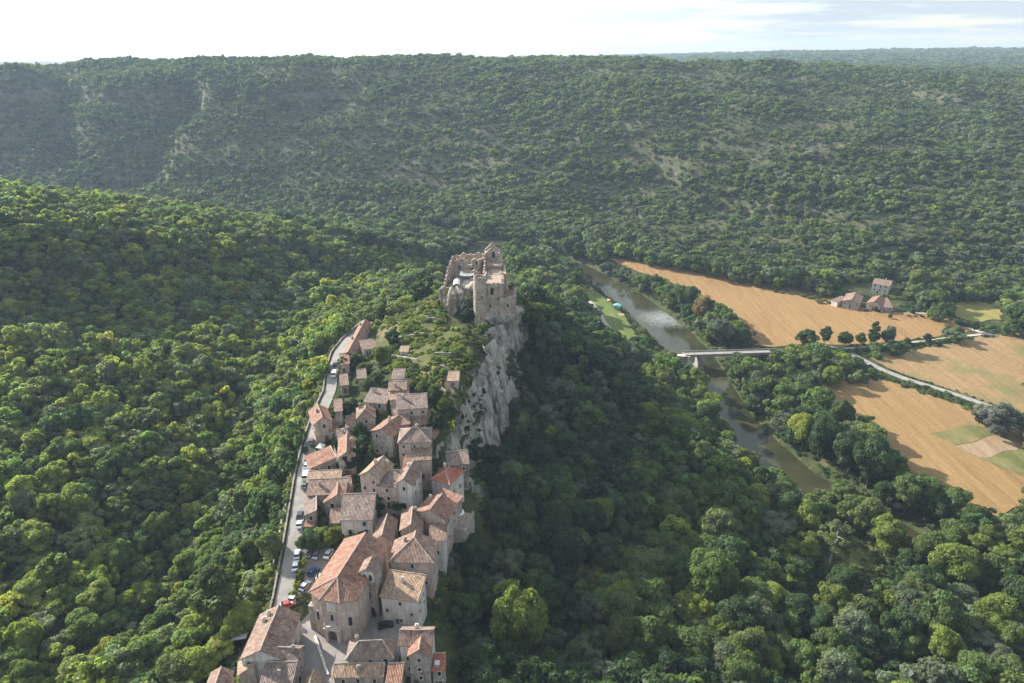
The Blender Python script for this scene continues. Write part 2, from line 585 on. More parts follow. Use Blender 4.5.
M = dict(
    ground=ground_mat(), rock=rock_mat(), water=water_mat(), leaf=leaf_mat(),
    bark=simple_mat("bark", (0.13, 0.10, 0.075), 0.95, 0.4, 2.0),
    pale_bark=simple_mat("pale_bark", (0.42, 0.38, 0.33), 0.9, 0.3, 2.0),
    asphalt=simple_mat("worn_asphalt", (0.25, 0.23, 0.205), 0.95, 0.22, 0.35),
    track=simple_mat("gravel_track", (0.40, 0.35, 0.28), 0.95, 0.25, 0.5),
    paving=simple_mat("plaza_paving", (0.22, 0.195, 0.18), 0.9, 0.2, 0.4),
    concrete=simple_mat("bridge_concrete", (0.23, 0.21, 0.20), 0.9, 0.25, 0.4),
    wall_pink=wall_mat("pink_render", (0.43, 0.32, 0.26), (0.52, 0.42, 0.35), 0.35),
    wall_grey=wall_mat("grey_rubble_stone", (0.30, 0.255, 0.22), (0.46, 0.39, 0.33), 0.75),
    wall_pale=wall_mat("pale_limewash", (0.56, 0.50, 0.44), (0.68, 0.62, 0.55), 0.25),
    wall_ruin=wall_mat("ruin_masonry", (0.32, 0.25, 0.195), (0.52, 0.425, 0.34), 0.85),
    wall_dry=wall_mat("dry_stone", (0.22, 0.19, 0.16), (0.36, 0.31, 0.26), 0.9),
    roof_red=roof_mat("red_tiles", (0.12, 0.056, 0.036), (0.23, 0.105, 0.064), (0.33, 0.185, 0.12)),
    roof_pink=roof_mat("pink_tiles", (0.105, 0.062, 0.044), (0.20, 0.12, 0.084), (0.30, 0.205, 0.15)),
    roof_brown=roof_mat("brown_tiles", (0.095, 0.066, 0.053), (0.175, 0.12, 0.095), (0.28, 0.21, 0.17)),
    roof_gold=roof_mat("golden_tiles", (0.16, 0.095, 0.06), (0.29, 0.185, 0.112), (0.42, 0.31, 0.205)),
    roof_new=roof_mat("new_red_tiles", (0.23, 0.055, 0.034), (0.34, 0.09, 0.053), (0.40, 0.165, 0.10)),
    mortar=simple_mat("ridge_mortar", (0.38, 0.30, 0.24), 0.9, 0.25, 0.9),
    glass=simple_mat("dark_window_glass", (0.02, 0.02, 0.024), 0.15, 0.2, 1.0),
    frame=simple_mat("stone_window_frame", (0.46, 0.40, 0.35), 0.9, 0.2, 2.0),
    shutter=simple_mat("grey_shutter", (0.32, 0.33, 0.34), 0.7, 0.15, 2.0),
    wood=simple_mat("dark_wood", (0.10, 0.065, 0.045), 0.8, 0.3, 2.0),
    white=simple_mat("white_paint", (0.80, 0.80, 0.79), 0.45, 0.04, 1.0),
    tyre=simple_mat("tyre_rubber", (0.02, 0.02, 0.02), 0.8, 0.2, 3.0),
    canvas=simple_mat("white_canvas", (0.78, 0.76, 0.72), 0.8, 0.05, 1.0),
    turquoise=simple_mat("turquoise_sheet", (0.16, 0.52, 0.48), 0.5, 0.1, 1.0),
    orange=simple_mat("orange_canvas", (0.62, 0.24, 0.08), 0.8, 0.1, 1.0),
    terrace=simple_mat("beige_terrace", (0.30, 0.225, 0.17), 0.9, 0.2, 0.8),
    metal=simple_mat("bare_metal_sheet", (0.55, 0.56, 0.58), 0.4, 0.12, 1.0, 0.6),
    field_a=field_mat("stubble_orange", (0.245, 0.146, 0.060), (0.30, 0.19, 0.085), (0.215, 0.155, 0.066), R(126), 4.0, 0.60),
    field_b=field_mat("stubble_pale", (0.235, 0.150, 0.070), (0.30, 0.208, 0.108), (0.145, 0.145, 0.052), R(49), 4.5, 0.52),
    field_c=field_mat("stubble_gold", (0.225, 0.138, 0.058), (0.30, 0.198, 0.09), (0.22, 0.16, 0.068), R(-10), 3.4, 0.60),
    meadow=field_mat("dry_meadow", (0.24, 0.20, 0.06), (0.28, 0.25, 0.085), (0.18, 0.18, 0.05), R(10), 9.0, 0.5),
    lawn=field_mat("green_lawn", (0.11, 0.15, 0.035), (0.135, 0.18, 0.05), (0.19, 0.18, 0.07), R(30), 6.0, 0.55),
    slope_grass=field_mat("terrace_grass", (0.072, 0.080, 0.027), (0.092, 0.10, 0.034), (0.17, 0.13, 0.07), R(20), 5.0, 0.50),
    weeds=field_mat("weedy_patch", (0.11, 0.12, 0.04), (0.15, 0.16, 0.055), (0.24, 0.19, 0.085), R(40), 3.0, 0.5),
    fallow=field_mat("bare_fallow", (0.26, 0.18, 0.11), (0.32, 0.23, 0.15), (0.24, 0.185, 0.095), R(40), 3.0, 0.6),
)
CAR_COLOURS = dict(
    white=simple_mat("white_car_paint", (0.80, 0.80, 0.80), 0.3, 0.02, 1, 0, 0, 0.6), silver=simple_mat("silver_car_paint", (0.50, 0.51, 0.53), 0.3, 0.03, 1, 0.5, 0, 0.6),
    black=simple_mat("black_car_paint", (0.02, 0.02, 0.022), 0.3, 0.1, 1, 0, 0, 0.6), blue=simple_mat("blue_car_paint", (0.05, 0.09, 0.20), 0.3, 0.1, 1, 0, 0, 0.6),
    red=simple_mat("red_car_paint", (0.40, 0.04, 0.03), 0.3, 0.1, 1, 0, 0, 0.6), grey=simple_mat("grey_car_paint", (0.14, 0.145, 0.15), 0.3, 0.1, 1, 0.2, 0, 0.6))

# ------------------------------------------------------------------ terrain
def P(px, py, z):
    return tuple(at(px, py, z))


VILLAGE_ROAD = [P(*q) for q in ((281, 612, 41.5), (284, 600, 42), (291, 560, 44), (298, 515, 46.5), (304, 475, 49), (311, 443, 51.5), (320, 415, 53), (331, 391, 54.5), (333, 370, 55.5), (338, 353, 56.5), (348, 340, 57), (358, 331, 57.5), (369, 322, 57.5))]
RIVER = [P(*q) for q in ((330, 224, 0), (400, 229, 0), (470, 243, 0), (530, 252, 0), (575, 267, 0), (606, 284, 0), (638, 305, 0), (664, 328, 0), (690, 353, 0), (712, 385, 0), (731, 415, 0), (748, 436, 0), (775, 460, 0), (812, 488, 0), (860, 512, 0), (918, 545, 0), (985, 590, 0), (1060, 640, 0), (1150, 690, 0))]
RIVER_HW = [5, 5, 6, 8, 11, 13, 15, 15, 13, 11, 10, 11, 11, 11, 9, 6, 6, 6, 6]
EAST_ROAD = [P(*q) for q in ((770, 351, 8), (800, 348.5, 7), (826, 347, 6), (842, 349, 5.5), (860, 359, 5), (882, 370, 5), (905, 379, 5), (935, 388, 5), (963, 397, 5), (1000, 410, 5), (1040, 424, 5), (1100, 448, 5))]
FARM_TRACK = [P(*q) for q in ((872, 311, 6), (895, 314, 6), (928, 313.5, 6), (945, 320, 5.5), (968, 328, 5), (985, 334, 5), (1010, 338, 5), (1060, 343, 5))]
HEDGE_LANE = [P(*q) for q in ((843, 349, 5.5), (872, 347, 5), (910, 343, 5), (950, 338, 5), (985, 334, 5))]
BANK_PATH = [P(*q) for q in ((588, 300, 4), (598, 310, 4), (606, 325, 4.5), (618, 338, 5), (632, 349, 6), (655, 354, 7.5), (690, 356, 9))]
PLAZA = [P(*q)[:2] for q in ((294, 664, 40), (295, 626, 40), (305, 610, 40), (345, 604, 40), (378, 602, 40), (406, 614, 40), (407, 660, 40), (398, 694, 40), (294, 694, 40))]
TOP = [(-3.5, 300, 68), (-4.0, 286, 67), (-6.5, 270, 66), (-10.5, 245, 64), (-16, 224, 60), (-20.5, 210, 56), (-26, 195, 50), (-31, 184, 46)]
FOOT = [(2, 303, 40), (1.0, 286, 36), (-0.5, 268, 29), (-4, 246, 26), (-9.5, 228, 29), (-15, 212, 34), (-22.5, 195, 41), (-29, 184, 42)]

ctl = [P(*q) for q in (
    # valley floor
    (620, 262, 4), (680, 272, 4), (740, 282, 4), (800, 290, 4.5), (850, 306, 5), (905, 316, 5), (960, 325, 5), (1020, 334, 5.5), (1100, 345, 6),
    (650, 277, 3.5), (690, 292, 3.5), (720, 310, 4), (750, 335, 4), (800, 345, 5), (770, 310, 4), (830, 325, 4.5), (900, 335, 5), (870, 360, 4.5), (940, 360, 4.5), (1020, 370, 5), (960, 390, 4.5),
    (820, 385, 4), (870, 410, 4), (920, 430, 4), (980, 450, 4), (1024, 490, 4), (1100, 520, 4), (960, 495, 4), (890, 470, 3.5), (840, 440, 3.5), (790, 420, 3), (750, 380, 4), (1000, 530, 3.5), (1080, 580, 4),
    (590, 290, 4), (605, 310, 4), (625, 330, 4), (640, 345, 5), (565, 285, 6), (660, 380, 4), (690, 420, 4), (720, 460, 4), (760, 500, 3.5), (820, 540, 3.5), (880, 580, 3.5), (800, 600, 4), (860, 660, 4), (960, 660, 4), (720, 620, 5), (1100, 680, 4),
    # spur, right flank
    (560, 330, 42), (600, 370, 24), (630, 370, 12), (600, 420, 16), (640, 450, 8), (560, 400, 30), (560, 450, 25), (600, 480, 14), (650, 520, 8), (560, 520, 20), (520, 480, 28), (510, 540, 26), (600, 580, 9), (540, 600, 17), (660, 600, 6), (600, 660, 9), (520, 660, 19), (480, 600, 27), (480, 660, 27), (462, 560, 33), (462, 620, 32), (452, 680, 34),
    # village terraces
    (345, 640, 40), (400, 640, 40), (430, 640, 38), (300, 650, 40), (300, 690, 39.5), (400, 690, 38.5), (250, 660, 38), (225, 680, 35), (320, 580, 42), (345, 560, 43), (400, 570, 43), (430, 580, 41), (445, 550, 40), (420, 520, 45), (452, 505, 44), (380, 520, 46), (330, 530, 46), (330, 490, 49), (360, 490, 49.5), (400, 480, 50.5), (430, 455, 53), (440, 478, 49), (465, 478, 46), (330, 450, 52), (360, 440, 54), (400, 440, 55.5), (340, 415, 54), (370, 405, 57), (410, 405, 60), (430, 410, 60), (350, 380, 57), (390, 380, 61), (425, 385, 63), (370, 355, 59), (400, 350, 63), (435, 350, 68), (460, 350, 70), (460, 375, 67), (450, 400, 62), (385, 330, 60), (410, 325, 65),
    # the creek valley and the wooded hill across it
    (262, 610, 37), (268, 560, 37), (278, 510, 40), (288, 465, 43), (300, 425, 46), (312, 390, 48), (316, 360, 49), (328, 340, 48),
    (235, 600, 26), (245, 540, 26), (250, 490, 27), (262, 450, 29), (285, 400, 31), (300, 360, 32), (320, 325, 32), (350, 300, 30), (400, 290, 38), (430, 280, 44),
    (190, 640, 20), (180, 580, 17), (190, 520, 20), (210, 450, 24), (240, 400, 27), (270, 350, 29), (290, 320, 28), (330, 290, 24), (380, 270, 22),
    (100, 660, 20), (60, 620, 26), (110, 560, 26), (0, 640, 29), (0, 560, 34), (60, 520, 36), (130, 500, 33), (0, 480, 40), (60, 440, 42), (130, 430, 41), (180, 400, 38), (0, 410, 47), (60, 380, 48), (120, 365, 47), (200, 360, 40), (-80, 600, 34), (-80, 480, 42), (-80, 380, 52),
    (0, 350, 57), (60, 335, 53), (140, 325, 46), (220, 320, 38), (260, 310, 33),
    (0, 300, 68), (60, 290, 64), (140, 285, 57), (210, 280, 49), (270, 275, 40), (320, 270, 32), (0, 250, 87), (70, 245, 84), (150, 245, 74), (220, 245, 63), (290, 245, 48), (350, 255, 32), (400, 265, 22),
    (-100, 186, 100), (0, 196, 95), (60, 203, 90), (130, 214, 79), (200, 222, 68), (300, 236, 49), (380, 250, 30), (430, 262, 18), (470, 262, 12), (-100, 300, 76),
    # far side of that hill, down to the river
    (250, 222, 6), (150, 216, 10), (50, 210, 14), (-100, 205, 18), (330, 226, 3), (420, 236, 3), (500, 250, 3), (540, 262, 4), (540, 275, 10),
)]
ctl += [(-10, 332, 76), (-6, 348, 66), (0, 385, 48), (8, 425, 28), (18, 480, 8), (-38, 310, 68), (-48, 316, 62), (-58, 330, 54), (-70, 352, 40), (-82, 385, 27), (-30, 345, 62), (-40, 375, 44), (-45, 420, 26), (-40, 480, 10),
        (16, 312, 46), (26, 330, 38), (40, 332, 27), (60, 340, 12), (30, 372, 26), (54, 400, 9), (-15, 306, 80), (-26, 302, 70), (-24, 312, 78), (-8, 300, 72), (-20, 290, 67), (-14, 282, 67), (-10, 272, 67), (-30, 285, 66)]
ctl += [(x - 0.2, y, z) for x, y, z in TOP] + [(x + 1.2, y, z) for x, y, z in FOOT]
# the long slope beyond the river: foot, face, brow and plateau, by distance
for xn, prof in (
    (-1.15, ((760, 16), (900, 70), (1000, 125), (1050, 140), (1180, 140), (1500, 126))),
    (-0.75, ((770, 14), (880, 52), (965, 98), (1010, 128), (1030, 140), (1180, 143), (1500, 130))),
    (-0.52, ((775, 12), (880, 48), (965, 94), (1020, 126), (1045, 144), (1180, 160), (1500, 140))),
    (-0.30, ((770, 10), (880, 50), (970, 96), (1025, 132), (1050, 146), (1180, 161.5), (1500, 142))),
    (-0.10, ((740, 8), (850, 46), (950, 92), (1030, 130), (1060, 142), (1200, 161), (1500, 142))),
    (0.08, ((660, 8), (760, 42), (880, 84), (1000, 124), (1060, 142), (1200, 161.5), (1500, 142))),
    (0.22, ((590, 7), (700, 38), (820, 80), (940, 120), (1040, 144), (1180, 162.5), (1500, 144))),
    (0.36, ((545, 7), (650, 36), (780, 76), (920, 118), (1030, 144), (1160, 160), (1400, 148), (1600, 140))),
    (0.50, ((515, 7), (600, 34), (720, 68), (860, 104), (1000, 134), (1150, 144), (1400, 140), (1600, 140))),
    (0.64, ((490, 7), (570, 30), (690, 62), (840, 100), (1000, 132), (1150, 138), (1400, 134), (1600, 140))),
    (0.80, ((475, 8), (560, 34), (680, 66), (830, 102), (1000, 134), (1150, 138), (1400, 134), (1600, 140))),
    (1.15, ((470, 8), (560, 36), (680, 68), (830, 104), (1000, 134), (1150, 138), (1400, 136), (1600, 142))),
):
    for y, z in prof:
        ctl.append((xn * (y * CP + (H - z) * SP), y, z))
for xn in (-1.2, -0.7, -0.3, 0.0, 0.3, 0.6, 0.9, 1.2):
    far = float(np.interp(xn, [-1.2, -0.7, 0, 0.3, 0.5, 0.75, 1.2], [95, 85, 105, 152, 168, 174, 175]))
    for y, z in ((2100, min(130, far)), (2900, 0.35 * min(130, far) + 0.65 * far), (3600, far)):
        ctl.append((xn * y, y, z))
ctl += [(-300, 40, 60), (-150, 60, 36), (0, 40, 40), (-40, 70, 40), (80, 60, 22), (200, 60, 5), (400, 60, 5), (60, 110, 20), (120, 130, 6)]
ctl = np.array(ctl)


def rbf_fit(c):
    d = np.hypot(c[:, None, 0] - c[None, :, 0], c[:, None, 1] - c[None, :, 1])
    n = len(c)
    A = np.zeros((n + 1, n + 1))
    A[:n, :n] = -d - np.eye(n) * 0.8
    A[:n, n] = A[n, :n] = 1
    return np.linalg.solve(A, np.append(c[:, 2], 0))


W_RBF = rbf_fit(ctl)


def rbf(x, y):
    s = np.shape(x)
    x = np.ravel(x).astype(float); y = np.ravel(y).astype(float)
    out = np.empty(len(x))
    for i in range(0, len(x), 20000):
        d = np.hypot(x[i:i + 20000, None] - ctl[None, :, 0], y[i:i + 20000, None] - ctl[None, :, 1])
        out[i:i + 20000] = -d @ W_RBF[:-1] + W_RBF[-1]
    return out.reshape(s)


def river_dist(x, y):
    best = np.full(np.shape(x), 1e9)
    for k in range(len(RIVER) - 1):
        a, b = RIVER[k], RIVER[k + 1]
        dx, dy = b[0] - a[0], b[1] - a[1]
        t = np.clip(((x - a[0]) * dx + (y - a[1]) * dy) / (dx * dx + dy * dy), 0, 1)
        d = np.hypot(x - a[0] - t * dx, y - a[1] - t * dy) - (RIVER_HW[k] + t * (RIVER_HW[k + 1] - RIVER_HW[k]))
        best = np.minimum(best, d)
    return best


def height(x, y):
    x = np.asarray(x, float); y = np.asarray(y, float)
    z = rbf(x, y)
    wild = smooth(8, 24, z)
    amp = np.where(y > 560, 10.0, 2.6) * wild
    z = z + amp * fbm(x / 70, y / 70, 3, 4) * 2
    hill = smooth(560, 700, y) * smooth(12, 40, z) * (1 - smooth(1050, 1180, y) * 0.75)
    gul = np.abs(fbm((x + 0.35 * y) / 210, y / 520, 11, 3)) * 2
    z = z - hill * 20 * (1 - smooth(0.0, 0.35, gul))
    # limestone band just under the brow on the left
    band = smooth(0.2, 1, np.exp(-((x + 560) / 420.0) ** 2)) * (y > 900)
    z = z + band * 9 * (smooth(118, 124, z + 5 * fbm(x / 40, y / 40, 5, 3)) - 0.5) * smooth(950, 990, y) * (1 - smooth(1120, 1200, y))
    z = np.maximum(z, 2.2)
    rd = river_dist(x, y)
    z = np.where(rd < 8, np.minimum(z, -1.6 + np.clip(rd + 2, 0, 99) * 0.55), z)
    for road, hw in ((VILLAGE_ROAD, 3.2), (EAST_ROAD, 3.0), (FARM_TRACK, 2.5), (HEDGE_LANE, 2.5), (BANK_PATH, 2.5)):
        d, rz = line_dist(x, y, road)
        w = 1 - smooth(hw + 0.5, hw + 5, d)
        if road is BANK_PATH or road is EAST_ROAD:
            w = w * smooth(2, 8, rd)
        z = z + (rz - z) * w
    pl = in_poly(x, y, PLAZA)
    z = np.where(pl, 40.0, z)
    return z


def hz(x, y):
    return float(height(np.array([x]), np.array([y]))[0])


def ground_at(px, py, z0=20.0):
    """walk the line of sight of a spot in the photograph until it meets the ground"""
    a = np.linspace(60, 1600, 1400)
    u = (px - 512) / FPX; v = (341.5 - py) / FPX
    dy, dz = CP + v * SP, -SP + v * CP
    t = a / dy
    x = u * t; z = H + dz * t
    h = height(x, a)
    k = int(np.argmax(z < h))
    if k == 0:
        k = len(a) - 1
    lo, hi = a[k - 1], a[k]
    for _ in range(18):
        mid = (lo + hi) / 2
        t = mid / dy
        if H + dz * t < hz(u * t, mid):
            hi = mid
        else:
            lo = mid
    t = hi / dy
    return u * t, hi, H + dz * t


def build_terrain():
    rows = np.concatenate([np.linspace(20, 120, 20)[:-1], np.linspace(120, 480, 190)[:-1], np.linspace(480, 1250, 200)[:-1], 1250 * (4.2 ** np.linspace(0, 1, 70))])
    cols = np.linspace(-1.28, 1.28, 430)
    Y, U = np.meshgrid(rows, cols, indexing="ij")
    X = U * (0.92 * Y + 90)
    Z = height(X, Y)
    me = grid_mesh("terrain", X, Y, Z, M["ground"])
    o = link(bpy.data.objects.new("terrain", me))
    tag(o, "wooded valley sides and floor round the rocky spur", kind="structure")


build_terrain()


def ribbon(name, pts, hw, mat, lift=0.1, label=None, follow=False, step=3.0):
    """a strip of even width along a polyline"""
    P2 = []
    for a, b in zip(pts[:-1], pts[1:]):
        n = max(1, int(math.hypot(b[0] - a[0], b[1] - a[1]) / step))
        P2 += [tuple(a[k] + (b[k] - a[k]) * i / n for k in range(3)) for i in range(n)]
    P2.append(tuple(pts[-1]))
    P2 = np.array(P2)
    for _ in range(3):
        P2[1:-1] = (P2[:-2] + 2 * P2[1:-1] + P2[2:]) / 4
    T = np.gradient(P2[:, :2], axis=0)
    T /= np.linalg.norm(T, axis=1)[:, None] + 1e-9
    Nn = np.stack([T[:, 1], -T[:, 0]], 1)
    hwv = np.interp(np.linspace(0, 1, len(P2)), np.linspace(0, 1, len(hw)), hw) if isinstance(hw, list) else np.full(len(P2), hw)
    s = np.linspace(-1, 1, 5)
    wob = 1 + 0.12 * fbm(np.arange(len(P2)) / 4.0, np.zeros(len(P2)), 77, 3) * 2
    X = P2[:, 0:1] + Nn[:, 0:1] * (hwv * wob)[:, None] * s
    Y = P2[:, 1:2] + Nn[:, 1:2] * (hwv * wob)[:, None] * s
    Z = (height(X, Y) if follow else np.repeat(P2[:, 2:3], 5, 1)) + lift
    o = link(bpy.data.objects.new(name, grid_mesh(name, X, Y, Z, mat)))
    tag(o, label, kind="structure")
    return o


ribbon("river", [(p[0], p[1], 0.0) for p in RIVER], [h + 4 for h in RIVER_HW], M["water"], 0.0, "olive river winding along the valley floor")
ribbon("village_road", VILLAGE_ROAD, 2.2, M["asphalt"], 0.22, "pale worn road climbing past the village houses")
ribbon("valley_road", EAST_ROAD, 2.3, M["asphalt"], 0.18, "grey road running from the bridge between the fields")
ribbon("farm_track", FARM_TRACK, 1.9, M["track"], 0.2, "pale gravel track from the farm to the fields", True)
ribbon("hedge_lane", HEDGE_LANE, 1.4, M["track"], 0.2, "narrow lane beside the long field hedge", True)
ribbon("bank_path", BANK_PATH, 1.6, M["track"], 0.2, "narrow pale path along the near river bank")


def sheet(name, poly_px, z, mat, label, lift=0.22, step=5.0):
    """a field draped over the ground"""
    poly = [P(px, py, z)[:2] for px, py in poly_px]
    # round off and roughen the edge
    pts = []
    for i in range(len(poly)):
        a, b = poly[i], poly[(i + 1) % len(poly)]
        n = max(1, int(math.hypot(b[0] - a[0], b[1] - a[1]) / step))
        for k in range(n):
            t = k / n
            pts.append((a[0] + (b[0] - a[0]) * t + random.uniform(-1.3, 1.3), a[1] + (b[1] - a[1]) * t + random.uniform(-1.3, 1.3)))
    import bmesh
    bm = bmesh.new()
    vs = [bm.verts.new((x, y, 0)) for x, y in pts]
    f = bm.faces.new(vs)
    if f.normal.z < 0:
        f.normal_flip()
    bmesh.ops.triangulate(bm, faces=[f])
    for _ in range(2):
        long_e = [e for e in bm.edges if e.calc_length() > step * 1.6]
        if long_e:
            bmesh.ops.subdivide_edges(bm, edges=long_e, cuts=3)
            bmesh.ops.triangulate(bm, faces=bm.faces[:])
    co = np.array([v.co[:] for v in bm.verts])
    zz = height(co[:, 0], co[:, 1]) + lift
    for v, h in zip(bm.verts, zz):
        v.co.z = h
    bmesh.ops.recalc_face_normals(bm, faces=bm.faces[:])
    me = bpy.data.meshes.new(name)
    bm.to_mesh(me); bm.free()
    me.polygons.foreach_set("use_smooth", [True] * len(me.polygons))
    me.materials.append(mat)
    tag(link(bpy.data.objects.new(name, me)), label, kind="structure")


random.seed(4)
FIELD_A = [(608, 258), (640, 263), (680, 269), (740, 279), (800, 287), (838, 301), (862, 309), (905, 315), (935, 316), (960, 325), (972, 331), (950, 336), (910, 341), (870, 345), (842, 346), (800, 345), (765, 347), (748, 336), (722, 308), (690, 291), (655, 277), (630, 268)]
FIELD_B = [(866, 357), (905, 351), (950, 342), (985, 336), (1030, 334), (1100, 344), (1120, 440), (1024, 414), (985, 403), (940, 387), (905, 376)]
FIELD_C = [(820, 384), (850, 377), (880, 379), (925, 393), (975, 411), (1000, 420), (1060, 446), (1100, 480), (1060, 510), (1024, 505), (1002, 518), (965, 502), (925, 488), (890, 472), (868, 450), (850, 420), (826, 400)]
sheet("stubble_field", FIELD_A, 4.3, M["field_a"], "long orange stubble field between river trees and hillside")
sheet("stubble_field", FIELD_B, 4.7, M["field_b"], "pale streaked stubble field beyond the grey road")
sheet("stubble_field", FIELD_C, 4.0, M["field_c"], "golden stubble field between river trees and grey road")
sheet("meadow", [(950, 303), (985, 303), (1000, 306), (1001, 319), (975, 321), (957, 316)], 6.0, M["meadow"], "small yellow green meadow beside the farm track", 0.3)
sheet("weedy_patch", [(931, 434), (975, 424), (993, 434), (957, 447)], 4.0, M["weeds"], "green weedy patch inside the golden field", 0.34)
sheet("fallow_strip", [(957, 447), (994, 435), (1022, 447), (981, 459)], 4.0, M["fallow"], "bare pale strip inside the golden field", 0.36)
sheet("weedy_patch", [(981, 459), (1024, 449), (1070, 466), (1070, 490), (1020, 476)], 4.0, M["weeds"], "green weedy strip at the edge of the golden field", 0.34)
sheet("lawn", [(577, 281), (590, 285), (606, 297), (617, 306), (631, 324), (641, 343), (628, 344), (612, 330), (600, 314), (586, 300), (575, 290)], 4.2, M["lawn"], "bright grass strip along the near river bank", 0.16)
sheet("grass_clearing", [(832, 545), (870, 545), (878, 572), (835, 575)], 3.5, M["weeds"], "rough grass clearing among the bottom trees", 0.3)
sheet("grass_clearing", [(458, 236), (528, 243), (528, 246), (455, 241)], 4.0, M["meadow"], "pale meadow strip by the river behind the castle", 0.5)
sheet("village_square", [(296, 660), (297, 628), (306, 612), (345, 606), (378, 604), (404, 616), (405, 650), (395, 690), (296, 690)], 40.0, M["paving"], "grey paved square in front of the church", 0.12, 3.0)
sheet("car_park", [(301, 562), (306, 548), (330, 548), (338, 552), (330, 572), (312, 592), (300, 598)], 43.0, M["paving"], "grey gravel car park beside the church", 0.15, 3.0)
sheet("village_street", [(402, 411), (406, 411), (413, 428), (416, 443), (412, 443), (407, 428)], 57.5, M["track"], "pale lane climbing between the upper houses", 0.25, 2.0)
sheet("dry_terrace", [(433, 370), (452, 385), (457, 396), (444, 394), (428, 378)], 65.0, M["fallow"], "bare dusty ground on the terrace above the houses", 0.25, 2.0)
sheet("dry_terrace", [(424, 428), (436, 426), (438, 436), (428, 440)], 57.0, M["fallow"], "bare sandy yard beside the round dark tree", 0.25, 2.0)


def draped(name, poly_px, mat, label, lift=0.2):
    """a patch of slope, its corners walked down the line of sight to the ground"""
    W = [ground_at(px, py)[:2] for px, py in poly_px]
    xs = [w[0] for w in W]; ys = [w[1] for w in W]
    gx, gy = np.meshgrid(np.arange(min(xs), max(xs), 1.2), np.arange(min(ys), max(ys), 1.2))
    ins = in_poly(gx + 0.6 + fbm(gx / 6, gy / 6, 7, 3) * 5, gy + 0.6 + fbm(gx / 6, gy / 6, 8, 3) * 5, W)
    gz = height(gx, gy) + lift
    v = np.stack([gx.ravel(), gy.ravel(), gz.ravel()], 1)
    n, m = gx.shape
    idx = np.arange(n * m).reshape(n, m)
    f = [(int(idx[i, j]), int(idx[i, j + 1]), int(idx[i + 1, j + 1]), int(idx[i + 1, j])) for i in range(n - 1) for j in range(m - 1) if ins[i, j]]
    me = bpy.data.meshes.new(name)
    me.from_pydata([tuple(q) for q in v], [], f)
    used = set(k for q in f for k in q)
    import bmesh
    bm = bmesh.new(); bm.from_mesh(me)
    bmesh.ops.delete(bm, geom=[q for q in bm.verts if not q.link_faces], context="VERTS")
    bm.to_mesh(me); bm.free()
    me.polygons.foreach_set("use_smooth", [True] * len(me.polygons))
    me.materials.append(mat)
    tag(link(bpy.data.objects.new(name, me)), label, kind="structure")


draped("grassy_slope", [(376, 338), (402, 306), (426, 284), (441, 296), (443, 328), (460, 334), (474, 336), (472, 362), (464, 386), (454, 412), (440, 404), (418, 384), (394, 366), (376, 358)], M["slope_grass"], "grassy terraced slope between the castle and the upper houses")

# ------------------------------------------------------------------ cliff, crags
CLIFF_PTS = []


def cliff():
    top, foot = np.array(TOP), np.array(FOOT)
    n, m = 260, 150
    s = np.linspace(0, len(top) - 1, n)
    tp = np.stack([np.interp(s, range(len(top)), top[:, k]) for k in range(3)], 1)
    fp = np.stack([np.interp(s, range(len(top)), foot[:, k]) for k in range(3)], 1)
    tp[:, 2] += 1.6
    tp[:, 0] -= 2.6
    fp[:, 2] -= 4
    t = np.linspace(0, 1, m)
    bulge = (np.sin(t * math.pi) ** 0.7) * 2.6
    X = tp[:, 0:1] + (fp[:, 0:1] - tp[:, 0:1]) * t ** 1.6 + 1.6
    Y = tp[:, 1:2] + (fp[:, 1:2] - tp[:, 1:2]) * t
    Z = tp[:, 2:3] + (fp[:, 2:3] - tp[:, 2:3]) * t
    sy = np.repeat(s[:, None] * 13, m, 1)
    rid = 1 - 2 * np.abs(fbm(sy / 7 + 0.6 * fbm(sy / 9, Z / 9, 28, 3), Z / 34, 23, 3)) * 2
    nz = fbm(sy / 12, Z / 30, 21, 4) * 11 + rid * 2.6 + fbm(sy / 2.6, Z / 6, 31, 5) * 4.2 + np.abs(fbm(sy / 5, Z / 3.2, 35, 3)) * 3 - 4.2
    nz = nz + fbm(Z / 2.4 + 0.12 * sy + fbm(sy / 8, Z / 8, 66, 2) * 2, sy / 40, 67, 3) * 2.2
    X = X + bulge + nz
    Y = Y - 0.25 * nz + fbm(sy / 4, Z / 8, 41, 3) * 2
    CLIFF_PTS.append((X, Y, Z, np.repeat(s[:, None], m, 1), np.repeat(t[None, :], n, 0)))
    me = grid_mesh("cliff", X, Y, Z, M["rock"], False)
    tag(link(bpy.data.objects.new("cliff", me)), "tall pale limestone cliff dropping from the castle to the houses", kind="structure")


